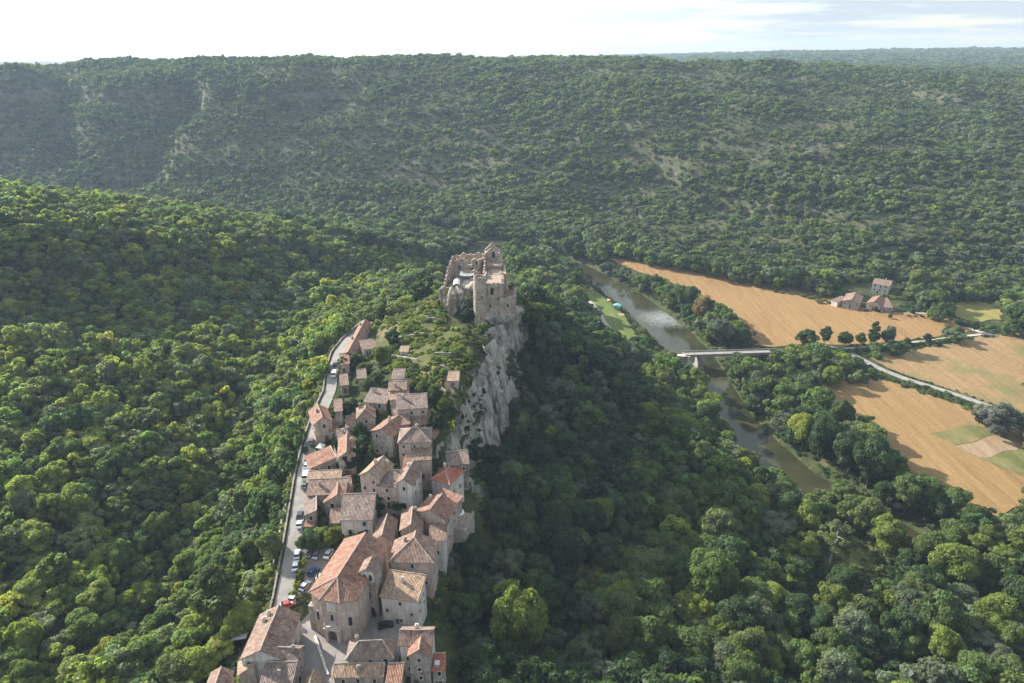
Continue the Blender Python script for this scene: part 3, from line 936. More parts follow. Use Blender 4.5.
def crag(name, cx, cy, rx, ry, z0, z1, prof, seed, label, rough=1.0):
    n, m = 150, 90
    th = np.linspace(0, 2 * math.pi, n + 1)
    t = np.linspace(0, 1, m)
    T, TH = np.meshgrid(t, th, indexing="ij")
    Z = z0 + (z1 - z0) * T
    r = np.interp(T, [p[0] for p in prof], [p[1] for p in prof])
    c, s = np.cos(TH), np.sin(TH)
    nz = fbm(c * 1.7 + 9 + seed + Z / 31, s * 1.7 + Z / 15, seed, 5) * 0.8 + fbm(c * 5 + seed + Z / 9, s * 5 + Z / 4.5, seed + 3, 5) * 0.55 - np.abs(fbm(c * 4 - seed + Z / 17, s * 4 + Z / 11, seed + 5, 3)) * 0.45
    r = r * (1 + nz * rough + 0.22 * fbm(Z / 1.9 + fbm(c * 2, s * 2, seed + 4, 2) * 1.5, c * 0.8 + s * 0.5, seed + 6, 3))
    cap = smooth(0.93, 1.0, T)
    r = r * (1 - cap * (T > 0.93) * np.where(T >= 1, 1, 0.35))
    Z = Z - (1 - smooth(0.9, 1, T)) * 0 + fbm(c * 3, s * 3, seed + 8, 3) * 1.2 * (T > 0.6)
    X, Y = cx + rx * r * c, cy + ry * r * s
    me = grid_mesh(name, X, Y, Z, M["rock"], False)
    tag(link(bpy.data.objects.new(name, me)), label, kind="structure")


cliff()
crag("castle_rock", -14, 308, 13.5, 13, 40, 82.5, [(0, 1.25), (0.5, 1.0), (0.8, 0.9), (1, 0.85)], 5, "rock summit that carries the castle ruin", 0.5)
crag("castle_rock", -5.6, 291.5, 10.2, 10.0, 38, 74.5, [(0, 0.8), (0.4, 0.6), (0.68, 0.66), (0.9, 1.02), (1, 1.0)], 12, "overhanging pale crag under the castle keep", 0.9)
crag("castle_rock", -26.5, 304.0, 6.2, 9, 50, 80, [(0, 0.95), (0.4, 0.85), (0.75, 0.95), (1, 0.9)], 17, "pale rock pillar under the left castle wing", 1.0)
crag("rock_outcrop", -6, 250, 4.0, 6, 36, 52, [(0, 1.2), (0.7, 1), (1, 0.8)], 37, "pale rock knob at the foot of the cliff", 0.8)


# ------------------------------------------------------------------ castle ruin
def ruin_wall(name, pts, zb, tops, thick, parent, mat="wall_ruin", jag=0.7, seed=1, holes=()):
    """a masonry wall with a broken top; holes are (along 0..1, width, z0, z1) openings"""
    pts = np.array(pts, float)
    seg = np.hypot(*np.diff(pts, axis=0).T)
    cum = np.concatenate([[0], np.cumsum(seg)])
    Ln = cum[-1]
    rng = random.Random(seed)
    cuts = set(np.linspace(0, Ln, max(3, int(Ln / 0.8) + 1)).tolist())
    for a, w, z0, z1 in holes:
        cuts |= {a * Ln - w / 2, a * Ln + w / 2}
    cuts = sorted(cuts)
    px = np.interp(cuts, cum, pts[:, 0]); pyy = np.interp(cuts, cum, pts[:, 1])
    T = np.gradient(np.stack([px, pyy], 1), axis=0)
    T /= np.linalg.norm(T, axis=1)[:, None] + 1e-9
    N = np.stack([T[:, 1], -T[:, 0]], 1) * thick / 2
    tz = np.interp(np.array(cuts) / Ln, np.linspace(0, 1, len(tops)), tops)
    mb = MB()
    prev = 0
    for i in range(len(cuts) - 1):
        mid = (cuts[i] + cuts[i + 1]) / 2
        top = (tz[i] + tz[i + 1]) / 2 + rng.uniform(-jag, jag)
        spans = [(zb, top)]
        for a, w, z0, z1 in holes:
            if abs(mid - a * Ln) < w / 2:
                spans = [(zb, z0), (z1, top)]
        for z0, z1 in spans:
            if z1 <= z0:
                continue
            q = [(px[i] + N[i, 0], pyy[i] + N[i, 1]), (px[i + 1] + N[i + 1, 0], pyy[i + 1] + N[i + 1, 1]), (px[i + 1] - N[i + 1, 0], pyy[i + 1] - N[i + 1, 1]), (px[i] - N[i, 0], pyy[i] - N[i, 1])]
            lo = [(*k, z0) for k in q]; hi = [(*k, z1 + rng.uniform(-0.15, 0.15)) for k in q]
            mb.face(lo[::-1]); mb.face(hi)
            for k in range(4):
                mb.face([lo[k], lo[(k + 1) % 4], hi[(k + 1) % 4], hi[k]])
    return mb.build(name, M[mat], parent)


def castle():
    c = empty("ruined_castle", (-14, 300, 78))
    tag(c, "ruined stone castle with round tower and chapel gable on the rock summit", "castle")
    off = Vector((-14, 300, 78))

    def rel(o):
        o.location = -off
        return o

    # round tower at the front left of the keep
    def tower(name, cx, cy, r, z0, z1, seed, n=22):
        rng = random.Random(seed)
        mb = MB()
        tops = [z1 - 1.3 * abs(math.sin(k * 0.45)) + rng.uniform(-0.5, 0.5) for k in range(n)]
        for k in range(n):
            a0, a1 = 2 * math.pi * k / n, 2 * math.pi * (k + 1) / n
            ri = r - 0.7
            zs = np.linspace(z0, tops[k], 9)
            for j in range(8):
                b0 = r * (1.12 - 0.12 * j / 8); b1 = r * (1.12 - 0.12 * (j + 1) / 8)
                mb.face([(cx + b0 * math.cos(a0), cy + b0 * math.sin(a0), zs[j]), (cx + b0 * math.cos(a1), cy + b0 * math.sin(a1), zs[j]), (cx + b1 * math.cos(a1), cy + b1 * math.sin(a1), zs[j + 1]), (cx + b1 * math.cos(a0), cy + b1 * math.sin(a0), zs[j + 1])])
            t = tops[k]
            mb.face([(cx + r * math.cos(a0), cy + r * math.sin(a0), t), (cx + r * math.cos(a1), cy + r * math.sin(a1), t), (cx + ri * math.cos(a1), cy + ri * math.sin(a1), t), (cx + ri * math.cos(a0), cy + ri * math.sin(a0), t)])
            mb.face([(cx + ri * math.cos(a1), cy + ri * math.sin(a1), z1 - 5), (cx + ri * math.cos(a0), cy + ri * math.sin(a0), z1 - 5), (cx + ri * math.cos(a0), cy + ri * math.sin(a0), t), (cx + ri * math.cos(a1), cy + ri * math.sin(a1), t)])
        mb.face([(cx + (r - 0.7) * math.cos(2 * math.pi * k / n), cy + (r - 0.7) * math.sin(2 * math.pi * k / n), z1 - 4.5) for k in range(n)])
        return rel(mb.build(name, M["wall_ruin"], c))
    tower("round_tower", -13.9, 284.4, 2.7, 64, 91.0, 3)
    # keep: four walls with a doorway high in the front one, a paved terrace on top
    k = ruin_wall("keep", [(-11.5, 285.4), (-4.2, 285.4)], 71, [86.4, 86.9, 86.2], 1.0, c, "wall_ruin", 0.5, 11, [(0.38, 1.3, 81.2, 84.6)])
    rel(k)
    rel(ruin_wall("keep", [(-11.9, 298), (-11.9, 285.9)], 70, [88, 86.5], 1.0, c, "wall_ruin", 0.7, 12))
    rel(ruin_wall("keep", [(-4.0, 285.9), (-4.0, 298)], 70, [86.6, 87.5], 1.0, c, "wall_ruin", 0.7, 13))
    mb = MB(); mb.box(-11.3, -4.6, 286.0, 297.5, 84, 86.3)
    rel(mb.build("terrace", M["terrace"], c))
    mb = MB(); mb.box(-10.0, -7.2, 287.6, 287.9, 80.5, 85)
    rel(mb.build("dark_recess", M["wood"], c))  # dark panel standing in for the shade inside the doorway
    # lower block to the right, with a tumbled tile top
    rel(ruin_wall("bastion", [(-5.5, 284.2), (0.7, 284.7)], 71.5, [81.6, 80.0, 80.9, 79.9], 1.2, c, "wall_ruin", 0.5, 14))
    rel(ruin_wall("bastion", [(0.9, 285.5), (1.4, 296)], 70, [80.2, 81.5], 1.2, c, "wall_ruin", 0.5, 15))
    mb = MB()
    rng = random.Random(8)
    mb.box(-3.4, 0.4, 285, 295, 77, 79.8)
    for _ in range(90):
        x, y = rng.uniform(-3.2, 0.2), rng.uniform(285.2, 294.5)
        s = rng.uniform(0.25, 0.7)
        mb.box(x - s, x + s, y - s * 0.6, y + s * 0.6, 79.7, 79.8 + s * rng.uniform(0.3, 1))
    rel(mb.build("tile_rubble", M["roof_pink"], c))
    # levels behind the keep
    mb = MB(); mb.box(-12.4, -3.6, 298.2, 312, 79, 84.2)
    for _ in range(140):
        x, y = rng.uniform(-12, -4), rng.uniform(298.6, 311.5)
        s = rng.uniform(0.25, 0.8)
        mb.box(x - s, x + s, y - s * 0.6, y + s * 0.6, 84.1, 84.2 + s * rng.uniform(0.3, 0.9))
    rel(mb.build("rubble_court", M["wall_ruin"], c))
    rel(ruin_wall("court_wall", [(-12.8, 298), (-12.9, 313), (-13.5, 319)], 78, [87.5, 86, 88, 90], 0.9, c, "wall_ruin", 0.5, 16))
    rel(ruin_wall("court_wall", [(-3.2, 299), (-3.4, 312), (-4.8, 318)], 76, [86.5, 85, 85.5, 87], 0.9, c, "wall_ruin", 0.5, 17))
    mb = MB(); mb.box(-12.6, -4.4, 312.5, 318, 80, 86.4)
    rel(mb.build("terrace", M["terrace"], c))
    # chapel with a steep gable and a slim bell pinnacle
    mb = MB()
    g = [(-13.2, 80), (-6.0, 80), (-6.0, 90.2), (-9.6, 93.6), (-13.2, 90.2)]
    mb.prism(g, 318.2, 319.2)
    mb.prism(g, 326, 327)
    mb.box(-13.2, -12.3, 319.2, 326, 80, 89.8); mb.box(-6.9, -6.0, 319.2, 326, 80, 89.8)
    ch = rel(mb.build("chapel", M["wall_ruin"], c))
    mb = MB()
    mb.prism([(-9.9, 318.4), (-9.9, 318.4)], 0, 0) if False else None
    mb.box(-10.2, -9.0, 318.1, 319.3, 93.0, 94.8)
    mb.face([(-10.2, 318.1, 94.8), (-9.0, 318.1, 94.8), (-9.6, 318.7, 96.4)]); mb.face([(-9.0, 318.1, 94.8), (-9.0, 319.3, 94.8), (-9.6, 318.7, 96.4)])
    mb.face([(-9.0, 319.3, 94.8), (-10.2, 319.3, 94.8), (-9.6, 318.7, 96.4)]); mb.face([(-10.2, 319.3, 94.8), (-10.2, 318.1, 94.8), (-9.6, 318.7, 96.4)])
    mb.build("bell_pinnacle", M["wall_ruin"], ch)
    mb = MB(); mb.box(-9.4, -8.0, 318.1, 318.19, 88.6, 90.8); mb.prism([(-9.4, 90.8), (-8.0, 90.8), (-8.7, 91.6)], 318.1, 318.19)
    mb.build("window", M["glass"], ch)
    # left wing: high broken walls, two openings, a side wall stepping down
    rel(ruin_wall("curtain_wall", [(-27.0, 313.5), (-21.5, 312.5), (-15, 313.5), (-13.2, 318)], 74, [88.6, 89.4, 88.0, 89.2, 88.6, 88], 1.2, c, "wall_ruin", 0.6, 21, [(0.42, 2.2, 86.6, 88.8), (0.14, 1.1, 85, 87.4)]))
    rel(ruin_wall("curtain_wall", [(-31.2, 300), (-30.2, 307), (-27.4, 313.5)], 70, [79.5, 80.5, 82.5, 86, 88.5, 91], 1.1, c, "wall_ruin", 0.7, 22, [(0.6, 1.0, 81, 83)]))
    rel(ruin_wall("curtain_wall", [(-27, 322), (-18, 323.5), (-13.2, 322)], 76, [88, 89.4, 88.6, 89.5, 88], 1.0, c, "wall_ruin", 0.7, 23))
    rel(ruin_wall("inner_wall", [(-25.6, 305.5), (-20, 304.2), (-15.8, 303)], 68, [80.8, 81.4, 81, 83, 82], 1.0, c, "wall_ruin", 0.4, 24))
    rel(ruin_wall("inner_wall", [(-22.6, 308), (-18.2, 307.2), (-14.6, 308.4)], 74, [84.5, 85.6, 86.2, 84], 0.8, c, "wall_ruin", 0.5, 25, [(0.5, 1.6, 82, 84)]))
    mb = MB(); mb.box(-26.4, -14.2, 305.6, 312.6, 76, 81.0)
    rel(mb.build("courtyard", M["wall_ruin"], c))
    mb = MB(); mb.box(-30.6, -25.8, 299.6, 306, 74, 79.6)
    rel(mb.build("terrace", M["meadow"], c))
    # dark boxes painting the shade inside small openings and beam holes
    for x, y, z, w_, h_ in ((-1.8, 283.75, 76.2, 0.7, 1.5), (-9.6, 284.84, 75.6, 0.6, 1.3), (-24.6, 312.3, 84.6, 1.0, 1.8), (-18.6, 311.9, 83.4, 1.3, 1.7), (-16.6, 312.4, 87.0, 0.8, 1.2), (-12.9, 281.75, 80.5, 0.45, 1.2), (-6.0, 284.84, 79.0, 0.6, 0.9)):
        mb = MB(); mb.box(x - w_ / 2, x + w_ / 2, y - 0.12, y + 0.2, z, z + h_)
        rel(mb.build("opening", M["glass"], c))
    # the two modern white canopies
    def canopy(x0, x1, y0, y1, z, arch):
        mb = MB()
        n = 8
        pts = []
        for i in range(n + 1):
            t = i / n
            pts.append((x0 + (x1 - x0) * t, z + arch * math.sin(math.pi * t)))
        prof = pts + [(x, zz - 0.18) for x, zz in reversed(pts)]
        for i in range(n):
            a, b = pts[i], pts[i + 1]
            for dz, rev in ((0, False), (-0.15, True)):
                f = [(a[0], y0, a[1] + dz), (b[0], y0, b[1] + dz), (b[0], y1, b[1] + 0.7 + dz), (a[0], y1, a[1] + 0.7 + dz)]
                mb.face(f[::-1] if rev else f)
            mb.face([(a[0], y0, a[1] - 0.15), (b[0], y0, b[1] - 0.15), (b[0], y0, b[1]), (a[0], y0, a[1])])
        o = rel(mb.build("canopy", M["canvas"], c))
        for x in (x0 + 0.2, x1 - 0.2):
            mb = MB(); mb.tube((x, y0 + 0.2, z - 4), (x, y0 + 0.2, z - 0.1), 0.09, 0.09)
            mb.build("post", M["wood"], o)
    canopy(-24.0, -17.6, 304.8, 308.4, 84.2, -0.5)
    canopy(-26.8, -23.8, 299.5, 305.4, 81.0, 0.8)


castle()


# ------------------------------------------------------------------ houses
rect_cache = {}


def window_meshes(w, h, shut):
    k = (w, h, shut)
    if k not in rect_cache:
        mb = MB()
        t, dpt = 0.16, 0.14
        mb.box(-w / 2 - t, -w / 2, -dpt, 0.02, -0.1, h + t); mb.box(w / 2, w / 2 + t, -dpt, 0.02, -0.1, h + t)
        mb.box(-w / 2, w / 2, -dpt, 0.02, h, h + t); mb.box(-w / 2 - t * 1.4, w / 2 + t * 1.4, -dpt - 0.08, 0.02, -0.26, -0.1)
        if shut:
            mb.box(-w / 2 - t - w * 0.55, -w / 2 - t, -0.06, -0.01, 0, h); mb.box(w / 2 + t, w / 2 + t + w * 0.55, -0.06, -0.01, 0, h)
        a = mb.mesh("window", M["shutter"] if shut else M["frame"])
        mb = MB(); mb.box(-w / 2, w / 2, -0.05, 0.03, -0.1, h)
        b = mb.mesh("pane", M["glass"])
        mb = MB(); mb.box(-0.03, 0.03, -0.09, -0.05, 0, h); mb.box(-w / 2, w / 2, -0.09, -0.052, h * 0.55, h * 0.55 + 0.05)
        rect_cache[k] = (a, b)
    return rect_cache[k]


OBSTACLES = []      # house footprints, kept free of trees: (x, y, radius)


def roof_planes(kind, w, d, e, rise, ov):
    """top planes of a roof over the rectangle w x d; corners ordered eave-left, eave-right, ridge-right, ridge-left"""
    X0, X1, Y0, Y1 = -w / 2 - ov, w / 2 + ov, -d / 2 - ov, d / 2 + ov
    r = e + rise
    if kind == "gw":
        k = rise / (d / 2); el = e - k * ov
        return [[(X0, Y0, el), (X1, Y0, el), (X1, 0, r), (X0, 0, r)], [(X1, Y1, el), (X0, Y1, el), (X0, 0, r), (X1, 0, r)]], [((X0, 0, r), (X1, 0, r))]
    if kind == "gd":
        k = rise / (w / 2); el = e - k * ov
        return [[(X0, Y1, el), (X0, Y0, el), (0, Y0, r), (0, Y1, r)], [(X1, Y0, el), (X1, Y1, el), (0, Y1, r), (0, Y0, r)]], [((0, Y0, r), (0, Y1, r))]
    if kind == "hd":      # ridge along depth, hipped towards the viewer
        k = rise / (w / 2); el = e - k * ov; yr = Y0 + min(w / 2 + ov, d * 0.8)
        return [[(X0, Y1, el), (X0, Y0, el), (0, yr, r), (0, Y1, r)], [(X1, Y0, el), (X1, Y1, el), (0, Y1, r), (0, yr, r)], [(X0, Y0, el), (X1, Y0, el), (0, yr, r), (0, yr, r)]], [((0, yr, r), (0, Y1, r)), ((X0, Y0, el), (0, yr, r)), ((X1, Y0, el), (0, yr, r))]
    if kind == "hip":
        if w >= d:
            k = rise / (d / 2); el = e - k * ov; a = (w - d) / 2 + 0.3
            return [[(X0, Y0, el), (X1, Y0, el), (a, 0, r), (-a, 0, r)], [(X1, Y1, el), (X0, Y1, el), (-a, 0, r), (a, 0, r)], [(X0, Y1, el), (X0, Y0, el), (-a, 0, r), (-a, 0, r)], [(X1, Y0, el), (X1, Y1, el), (a, 0, r), (a, 0, r)]], [((-a, 0, r), (a, 0, r)), ((X0, Y0, el), (-a, 0, r)), ((X1, Y0, el), (a, 0, r))]
        k = rise / (w / 2); el = e - k * ov; a = (d - w) / 2 + 0.3
        return [[(X0, Y1, el), (X0, Y0, el), (0, -a, r), (0, a, r)], [(X1, Y0, el), (X1, Y1, el), (0, a, r), (0, -a, r)], [(X0, Y0, el), (X1, Y0, el), (0, -a, r), (0, -a, r)], [(X1, Y1, el), (X0, Y1, el), (0, a, r), (0, a, r)]], [((0, -a, r), (0, a, r)), ((X0, Y0, el), (0, -a, r)), ((X1, Y0, el), (0, -a, r))]
    k = {"mf": rise / d, "mb": rise / d, "ml": rise / w, "mr": rise / w}[kind] * ov
    lo, hi = e - k, r + k
    if kind == "mf":
        return [[(X0, Y0, lo), (X1, Y0, lo), (X1, Y1, hi), (X0, Y1, hi)]], [((X0, Y1, hi), (X1, Y1, hi))]
    if kind == "mb":
        return [[(X1, Y1, lo), (X0, Y1, lo), (X0, Y0, hi), (X1, Y0, hi)]], []
    if kind == "ml":
        return [[(X0, Y1, lo), (X0, Y0, lo), (X1, Y0, hi), (X1, Y1, hi)]], [((X1, Y0, hi), (X1, Y1, hi))]
    return [[(X1, Y0, lo), (X1, Y1, lo), (X0, Y1, hi), (X0, Y0, hi)]], []


def roof_z(kind, w, d, e, rise, x, y):
    if kind == "gw":
        return e + rise * (1 - abs(y) / (d / 2))
    if kind == "gd":
        return e + rise * (1 - abs(x) / (w / 2))
    if kind == "hd":
        return e + rise * (1 - abs(x) / (w / 2)) if y > 0 else e
    if kind == "hip":
        return e
    return e + rise * {"mf": (y + d / 2) / d, "mb": (d / 2 - y) / d, "ml": (x + w / 2) / w, "mr": (w / 2 - x) / w}[kind]


def slab(mb, pl, th, seed, ox, oy):
    A, B, C, D = [np.array(p, float) for p in pl]
    u = (B - A); lu = np.linalg.norm(u); u = u / lu
    nrm = np.cross(B - A, D - A); nrm = nrm / np.linalg.norm(nrm)
    vv = np.cross(nrm, u)
    nu, nv = max(2, int(lu / 1.3)), max(2, int(np.linalg.norm(D - A) / 1.3))
    g = np.empty((nu + 1, nv + 1, 3))
    for i in range(nu + 1):
        for j in range(nv + 1):
            s, t = i / nu, j / nv
            g[i, j] = (A * (1 - s) + B * s) * (1 - t) + (D * (1 - s) + C * s) * t
    g[:, :, 2] += fbm((g[:, :, 0] + ox) / 2.2, (g[:, :, 1] + oy) / 2.2, 51, 3) * 0.34
    low = g.copy(); low[:, :, 2] -= th

    def uv(p):
        q = p - A
        return (float(q @ u), float(q @ vv))
    for i in range(nu):
        for j in range(nv):
            q = [g[i, j], g[i + 1, j], g[i + 1, j + 1], g[i, j + 1]]
            if np.linalg.norm(q[2] - q[3]) < 1e-6:
                q = q[:3]
            mb.face(q, [uv(p) for p in q])
            mb.face([low[i, j + 1], low[i + 1, j + 1], low[i + 1, j], low[i, j]])
    for i in range(nu):
        mb.face([low[i, 0], low[i + 1, 0], g[i + 1, 0], g[i, 0]])
        mb.face([low[i + 1, nv], low[i, nv], g[i, nv], g[i + 1, nv]])
    for j in range(nv):
        mb.face([low[0, j + 1], low[0, j], g[0, j], g[0, j + 1]])
        mb.face([low[nu, j], low[nu, j + 1], g[nu, j + 1], g[nu, j]])


def house(label, A, B, C, side, zg, e, roof, rise, wm, rm, floors=True, chim=1, seed=0, name="village_house", cat="house", group="stone houses of the village", ridge=True, door=True, base=5.0, blank=()):
    """A, B: front eave corners and C: a back eave corner, as seen in the photograph at height e"""
    a, b, c = (np.array(P(*q, e)) for q in (A, B, C))
    ux = (b - a)[:2]; w = np.linalg.norm(ux); ux = ux / w
    uy = np.array((-ux[1], ux[0]))
    d = abs((c - (a if side == "l" else b))[:2] @ uy)
    d = max(d, 2.5)
    ov = 0.4
    ctr = a[:2] + ux * w / 2 + uy * d / 2
    w = max(w - 2 * ov, 2.2); d = max(d - 2 * ov, 2.2)
    rz = math.atan2(ux[1], ux[0])
    root = empty(name, (ctr[0], ctr[1], zg), rz)
    tag(root, label, cat, group)
    rng = random.Random(seed * 7 + 1)
    h = e - zg
    OBSTACLES.append((ctr[0], ctr[1], math.hypot(w, d) / 2))
    # walls, following the roof line
    mb = MB()
    cor = [(-w / 2, -d / 2), (w / 2, -d / 2), (w / 2, d / 2), (-w / 2, d / 2)]
    for i in range(4):
        p, q = cor[i], cor[(i + 1) % 4]
        m_ = ((p[0] + q[0]) / 2, (p[1] + q[1]) / 2)
        zt = [roof_z(roof, w, d, h, rise, *k) - 0.06 for k in (p, m_, q)]
        mb.face([(*p, -base), (*q, -base), (*q, zt[2]), (*m_, zt[1]), (*p, zt[0])])
    mb.build("wall", M[wm], root)
    # roof
    planes, ridges = roof_planes(roof, w, d, h, rise, ov)
    mb = MB()
    for pl in planes:
        pl = [(x, y, z + 0.16) for x, y, z in pl]
        slab(mb, pl, 0.18, seed, ctr[0], ctr[1])
    ro = mb.build("roof", M[rm], root)
    if ridge and ridges:
        mb = MB()
        for p, q in ridges:
            n = max(2, int(math.dist(p, q) / 1.1))
            for k in range(n):
                s, t = k / n, (k + 1) / n
                f = lambda t_: (p[0] + (q[0] - p[0]) * t_, p[1] + (q[1] - p[1]) * t_, p[2] + (q[2] - p[2]) * t_ + 0.17 + float(fbm((p[0] + (q[0] - p[0]) * t_ + ctr[0]) / 2.2, (p[1] + (q[1] - p[1]) * t_ + ctr[1]) / 2.2, 51, 3)) * 0.34)
                mb.tube(f(s), f(t), 0.17, 0.14, 6)
        mb.build("ridge_tiles", M["mortar"], ro)
    for k in range(chim):
        x, y = rng.uniform(-w * 0.35, w * 0.35), rng.uniform(-d * 0.1, d * 0.38)
        z = roof_z(roof, w, d, h, rise, x, y) if roof != "hip" else h + rise * 0.6
        mb = MB(); mb.box(x - 0.4, x + 0.4, y - 0.32, y + 0.32, z - 0.6, z + 1.25); mb.box(x - 0.48, x + 0.48, y - 0.4, y + 0.4, z + 1.25, z + 1.4)
        mb.box(x - 0.3, x - 0.02, y - 0.2, y + 0.2, z + 1.4, z + 1.75); mb.box(x + 0.04, x + 0.3, y - 0.2, y + 0.2, z + 1.4, z + 1.7)
        mb.build("chimney", M[wm], ro)
    # windows on the front and both long sides
    if floors:
        shut = rng.random() < 0.3
        ww, wh = rng.choice([(0.8, 1.2), (0.9, 1.4), (0.7, 1.0)])
        fm, pm = window_meshes(ww, wh, shut)
        for (L0, nx, ny, ang, dd) in ((w, 0, -1, 0, d), (d, 1, 0, math.pi / 2, w), (d, -1, 0, -math.pi / 2, w)):
            if (nx, ny) in blank:
                continue
            n = max(1, int((L0 - 0.8) / 2.9))
            lvl = h - 2.1
            while lvl > 0.8:
                for k in range(n):
                    if rng.random() < 0.28:
                        continue
                    t = -L0 / 2 + L0 * (k + 0.5) / n + rng.uniform(-0.3, 0.3)
                    zz = lvl + rng.uniform(-0.15, 0.15)
                    if ny:
                        loc = (t, -d / 2 - 0.012, zz)
                    else:
                        loc = (nx * (w / 2 + 0.012), t, zz)
                    o = bpy.data.objects.new("window", fm); link(o, root); o.location = loc; o.rotation_euler = (0, 0, ang)
                    q = bpy.data.objects.new("pane", pm); link(q, o)
                lvl -= 2.9
        if door:
            x = rng.uniform(-w * 0.25, w * 0.25)
            mb = MB(); mb.box(x - 0.6, x + 0.6, -d / 2 - 0.07, -d / 2 + 0.02, 0, 2.1)
            mb.build("door", M["wood"], root)
    return root


def village():
    H_ = house
    # --- around the square, bottom of the picture
    H_("long house with brown gable roof and rust red left slope beside the road end", (239, 660), (284, 660), (306, 614), "r", 38.5, 46.5, "gd", 2.9, "wall_pale", "roof_pink", chim=2, seed=1)
    H_("house with dull brown roof and pale chimney facing the square's left side", (267, 660), (297, 662), (305, 645), "r", 39, 46, "gw", 1.5, "wall_grey", "roof_brown", chim=1, seed=2)
    H_("low annexe with ochre lean-to roof in front of the long house", (237, 676), (257, 671), (262, 656), "r", 37.5, 43.5, "ml", 1.8, "wall_pink", "roof_gold", chim=0, seed=3)
    H_("house with dark mottled roof cut by the bottom edge below the square's left side", (257, 692), (291, 692), (259, 668), "l", 38, 44, "mf", 1.8, "wall_grey", "roof_brown", chim=1, seed=4)
    H_("small house with brown gable roof standing alone among trees at the bottom left", (203, 692), (228, 690), (210, 672), "l", 35, 40.5, "gd", 1.5, "wall_pink", "roof_pink", chim=0, seed=5)
    H_("house with hipped brown roof and roof lights facing the church across the square", (345, 660), (394, 658), (387, 637), "r", 40, 45, "hip", 2.3, "wall_pink", "roof_brown", chim=1, seed=6)
    H_("low house with bright tile strip under the hipped house by the square", (332, 677), (384, 676), (334, 669), "l", 38.5, 42.5, "mf", 1.0, "wall_grey", "roof_gold", chim=1, seed=7)
    H_("house with dull red roof right beside the low strip roofed house", (384, 692), (401, 692), (385, 668), "l", 38.5, 42.5, "mf", 1.4, "wall_grey", "roof_red", chim=0, seed=8)
    H_("pointed pale gabled house on the bottom edge in the middle of the square", (300, 692), (318, 692), (304, 674), "l", 39, 42.0, "gd", 1.6, "wall_pink", "roof_gold", chim=0, seed=46)
    H_("tall house with lit ridge and broad roof at the square's right corner", (398, 646), (433, 646), (400, 626), "l", 38.5, 48, "gw", 1.8, "wall_pale", "roof_pink", chim=1, seed=9)
    H_("narrow tall gabled house with red tiles jutting out toward the bottom edge", (407, 656), (431, 656), (409, 643), "l", 37.5, 47.6, "gd", 1.7, "wall_grey", "roof_red", chim=0, seed=10)
    H_("small lean-to with red tiles and a roof light on the right village edge", (431, 671), (446, 670), (433, 658), "l", 36.5, 42.5, "mf", 1.2, "wall_grey", "roof_new", chim=0, seed=11)
    # --- right of the church
    H_("broad tall house with big hipped roof right of the church", (388, 562), (434, 563), (451, 541), "r", 39, 51.5, "hd", 3.2, "wall_pink", "roof_pink", chim=1, seed=12)
    H_("house with golden mottled roof between church tower and broad tall house", (379, 597), (418, 603), (384, 576), "l", 39.5, 48.6, "mf", 2.2, "wall_pale", "roof_gold", chim=1, seed=13)
    H_("narrow house with dull pink gable roof just above the church", (371, 541), (393, 541), (383, 519), "l", 43, 50.5, "gd", 1.9, "wall_pink", "roof_pink", chim=0, seed=14)
    # --- middle right cluster
    H_("gabled house with pink roof above the broad tall house, lowest of its row", (399, 531), (423, 530), (409, 512), "l", 44, 52, "gd", 2.0, "wall_grey", "roof_pink", chim=1, seed=15)
    H_("wide gabled house with lit left slope in the middle right row", (414, 513), (446, 521), (453, 503), "r", 44.5, 53.2, "gd", 2.5, "wall_pink", "roof_red", chim=1, seed=16)
    H_("house with flat red sloping roof right under the bright red roofed house", (432, 500), (453, 509), (461, 499), "r", 44.5, 52.5, "mf", 1.2, "wall_grey", "roof_red", chim=0, seed=17, ridge=False)
    H_("house with bright new red hipped roof at the cliff side of the village", (430, 479), (450, 485), (472, 472), "r", 46.5, 54, "hip", 2.0, "wall_pale", "roof_new", chim=1, seed=18)
    # --- big cluster in the centre
    H_("left gabled wing of the large central mansion with three stacked windows", (358, 475), (379, 480), (394, 464), "r", 49, 59, "gd", 2.2, "wall_pink", "roof_gold", chim=2, seed=19)
    H_("low middle wing of the large central mansion under a grey lean-to roof", (376, 486), (397, 488), (398, 475), "r", 49, 57, "mf", 1.6, "wall_pink", "roof_brown", chim=0, seed=20)
    H_("right gabled wing of the large central mansion with pale flank wall", (394, 484), (413, 486), (428, 468), "r", 49, 58, "gd", 2.0, "wall_pale", "roof_pink", chim=1, seed=21)
    H_("tall square house with hipped brown roof behind the central mansion", (397, 443), (431, 442), (424, 427), "r", 53, 62.5, "hip", 2.6, "wall_pink", "roof_brown", chim=1, seed=22)
    H_("narrow pink fronted house squeezed between mansion and tall square house", (411, 461), (432, 460), (430, 448), "r", 51.5, 59, "mf", 1.3, "wall_pink", "roof_pink", chim=0, seed=23)
    H_("tall house with rose roof on the left side of the steep lane", (370, 431), (392, 437), (387, 417), "r", 53, 62, "gd", 1.8, "wall_grey", "roof_red", chim=2, seed=24)
    H_("house with hipped rose roof and grey gable above the tall rose roofed house", (356, 419), (376, 417), (382, 405), "r", 55, 60.5, "hip", 2.0, "wall_grey", "roof_pink", chim=1, seed=25)
    H_("low wide house with dull roof and cypress in front, upper left of lane", (363, 402), (386, 404), (364, 391), "l", 57, 62, "mf", 1.4, "wall_grey", "roof_brown", chim=1, seed=26)
    H_("long house with mottled grey roof on the right side of the upper lane", (396, 410), (428, 408), (395, 400), "l", 58, 65.5, "mf", 1.8, "wall_pink", "roof_brown", chim=1, seed=27)
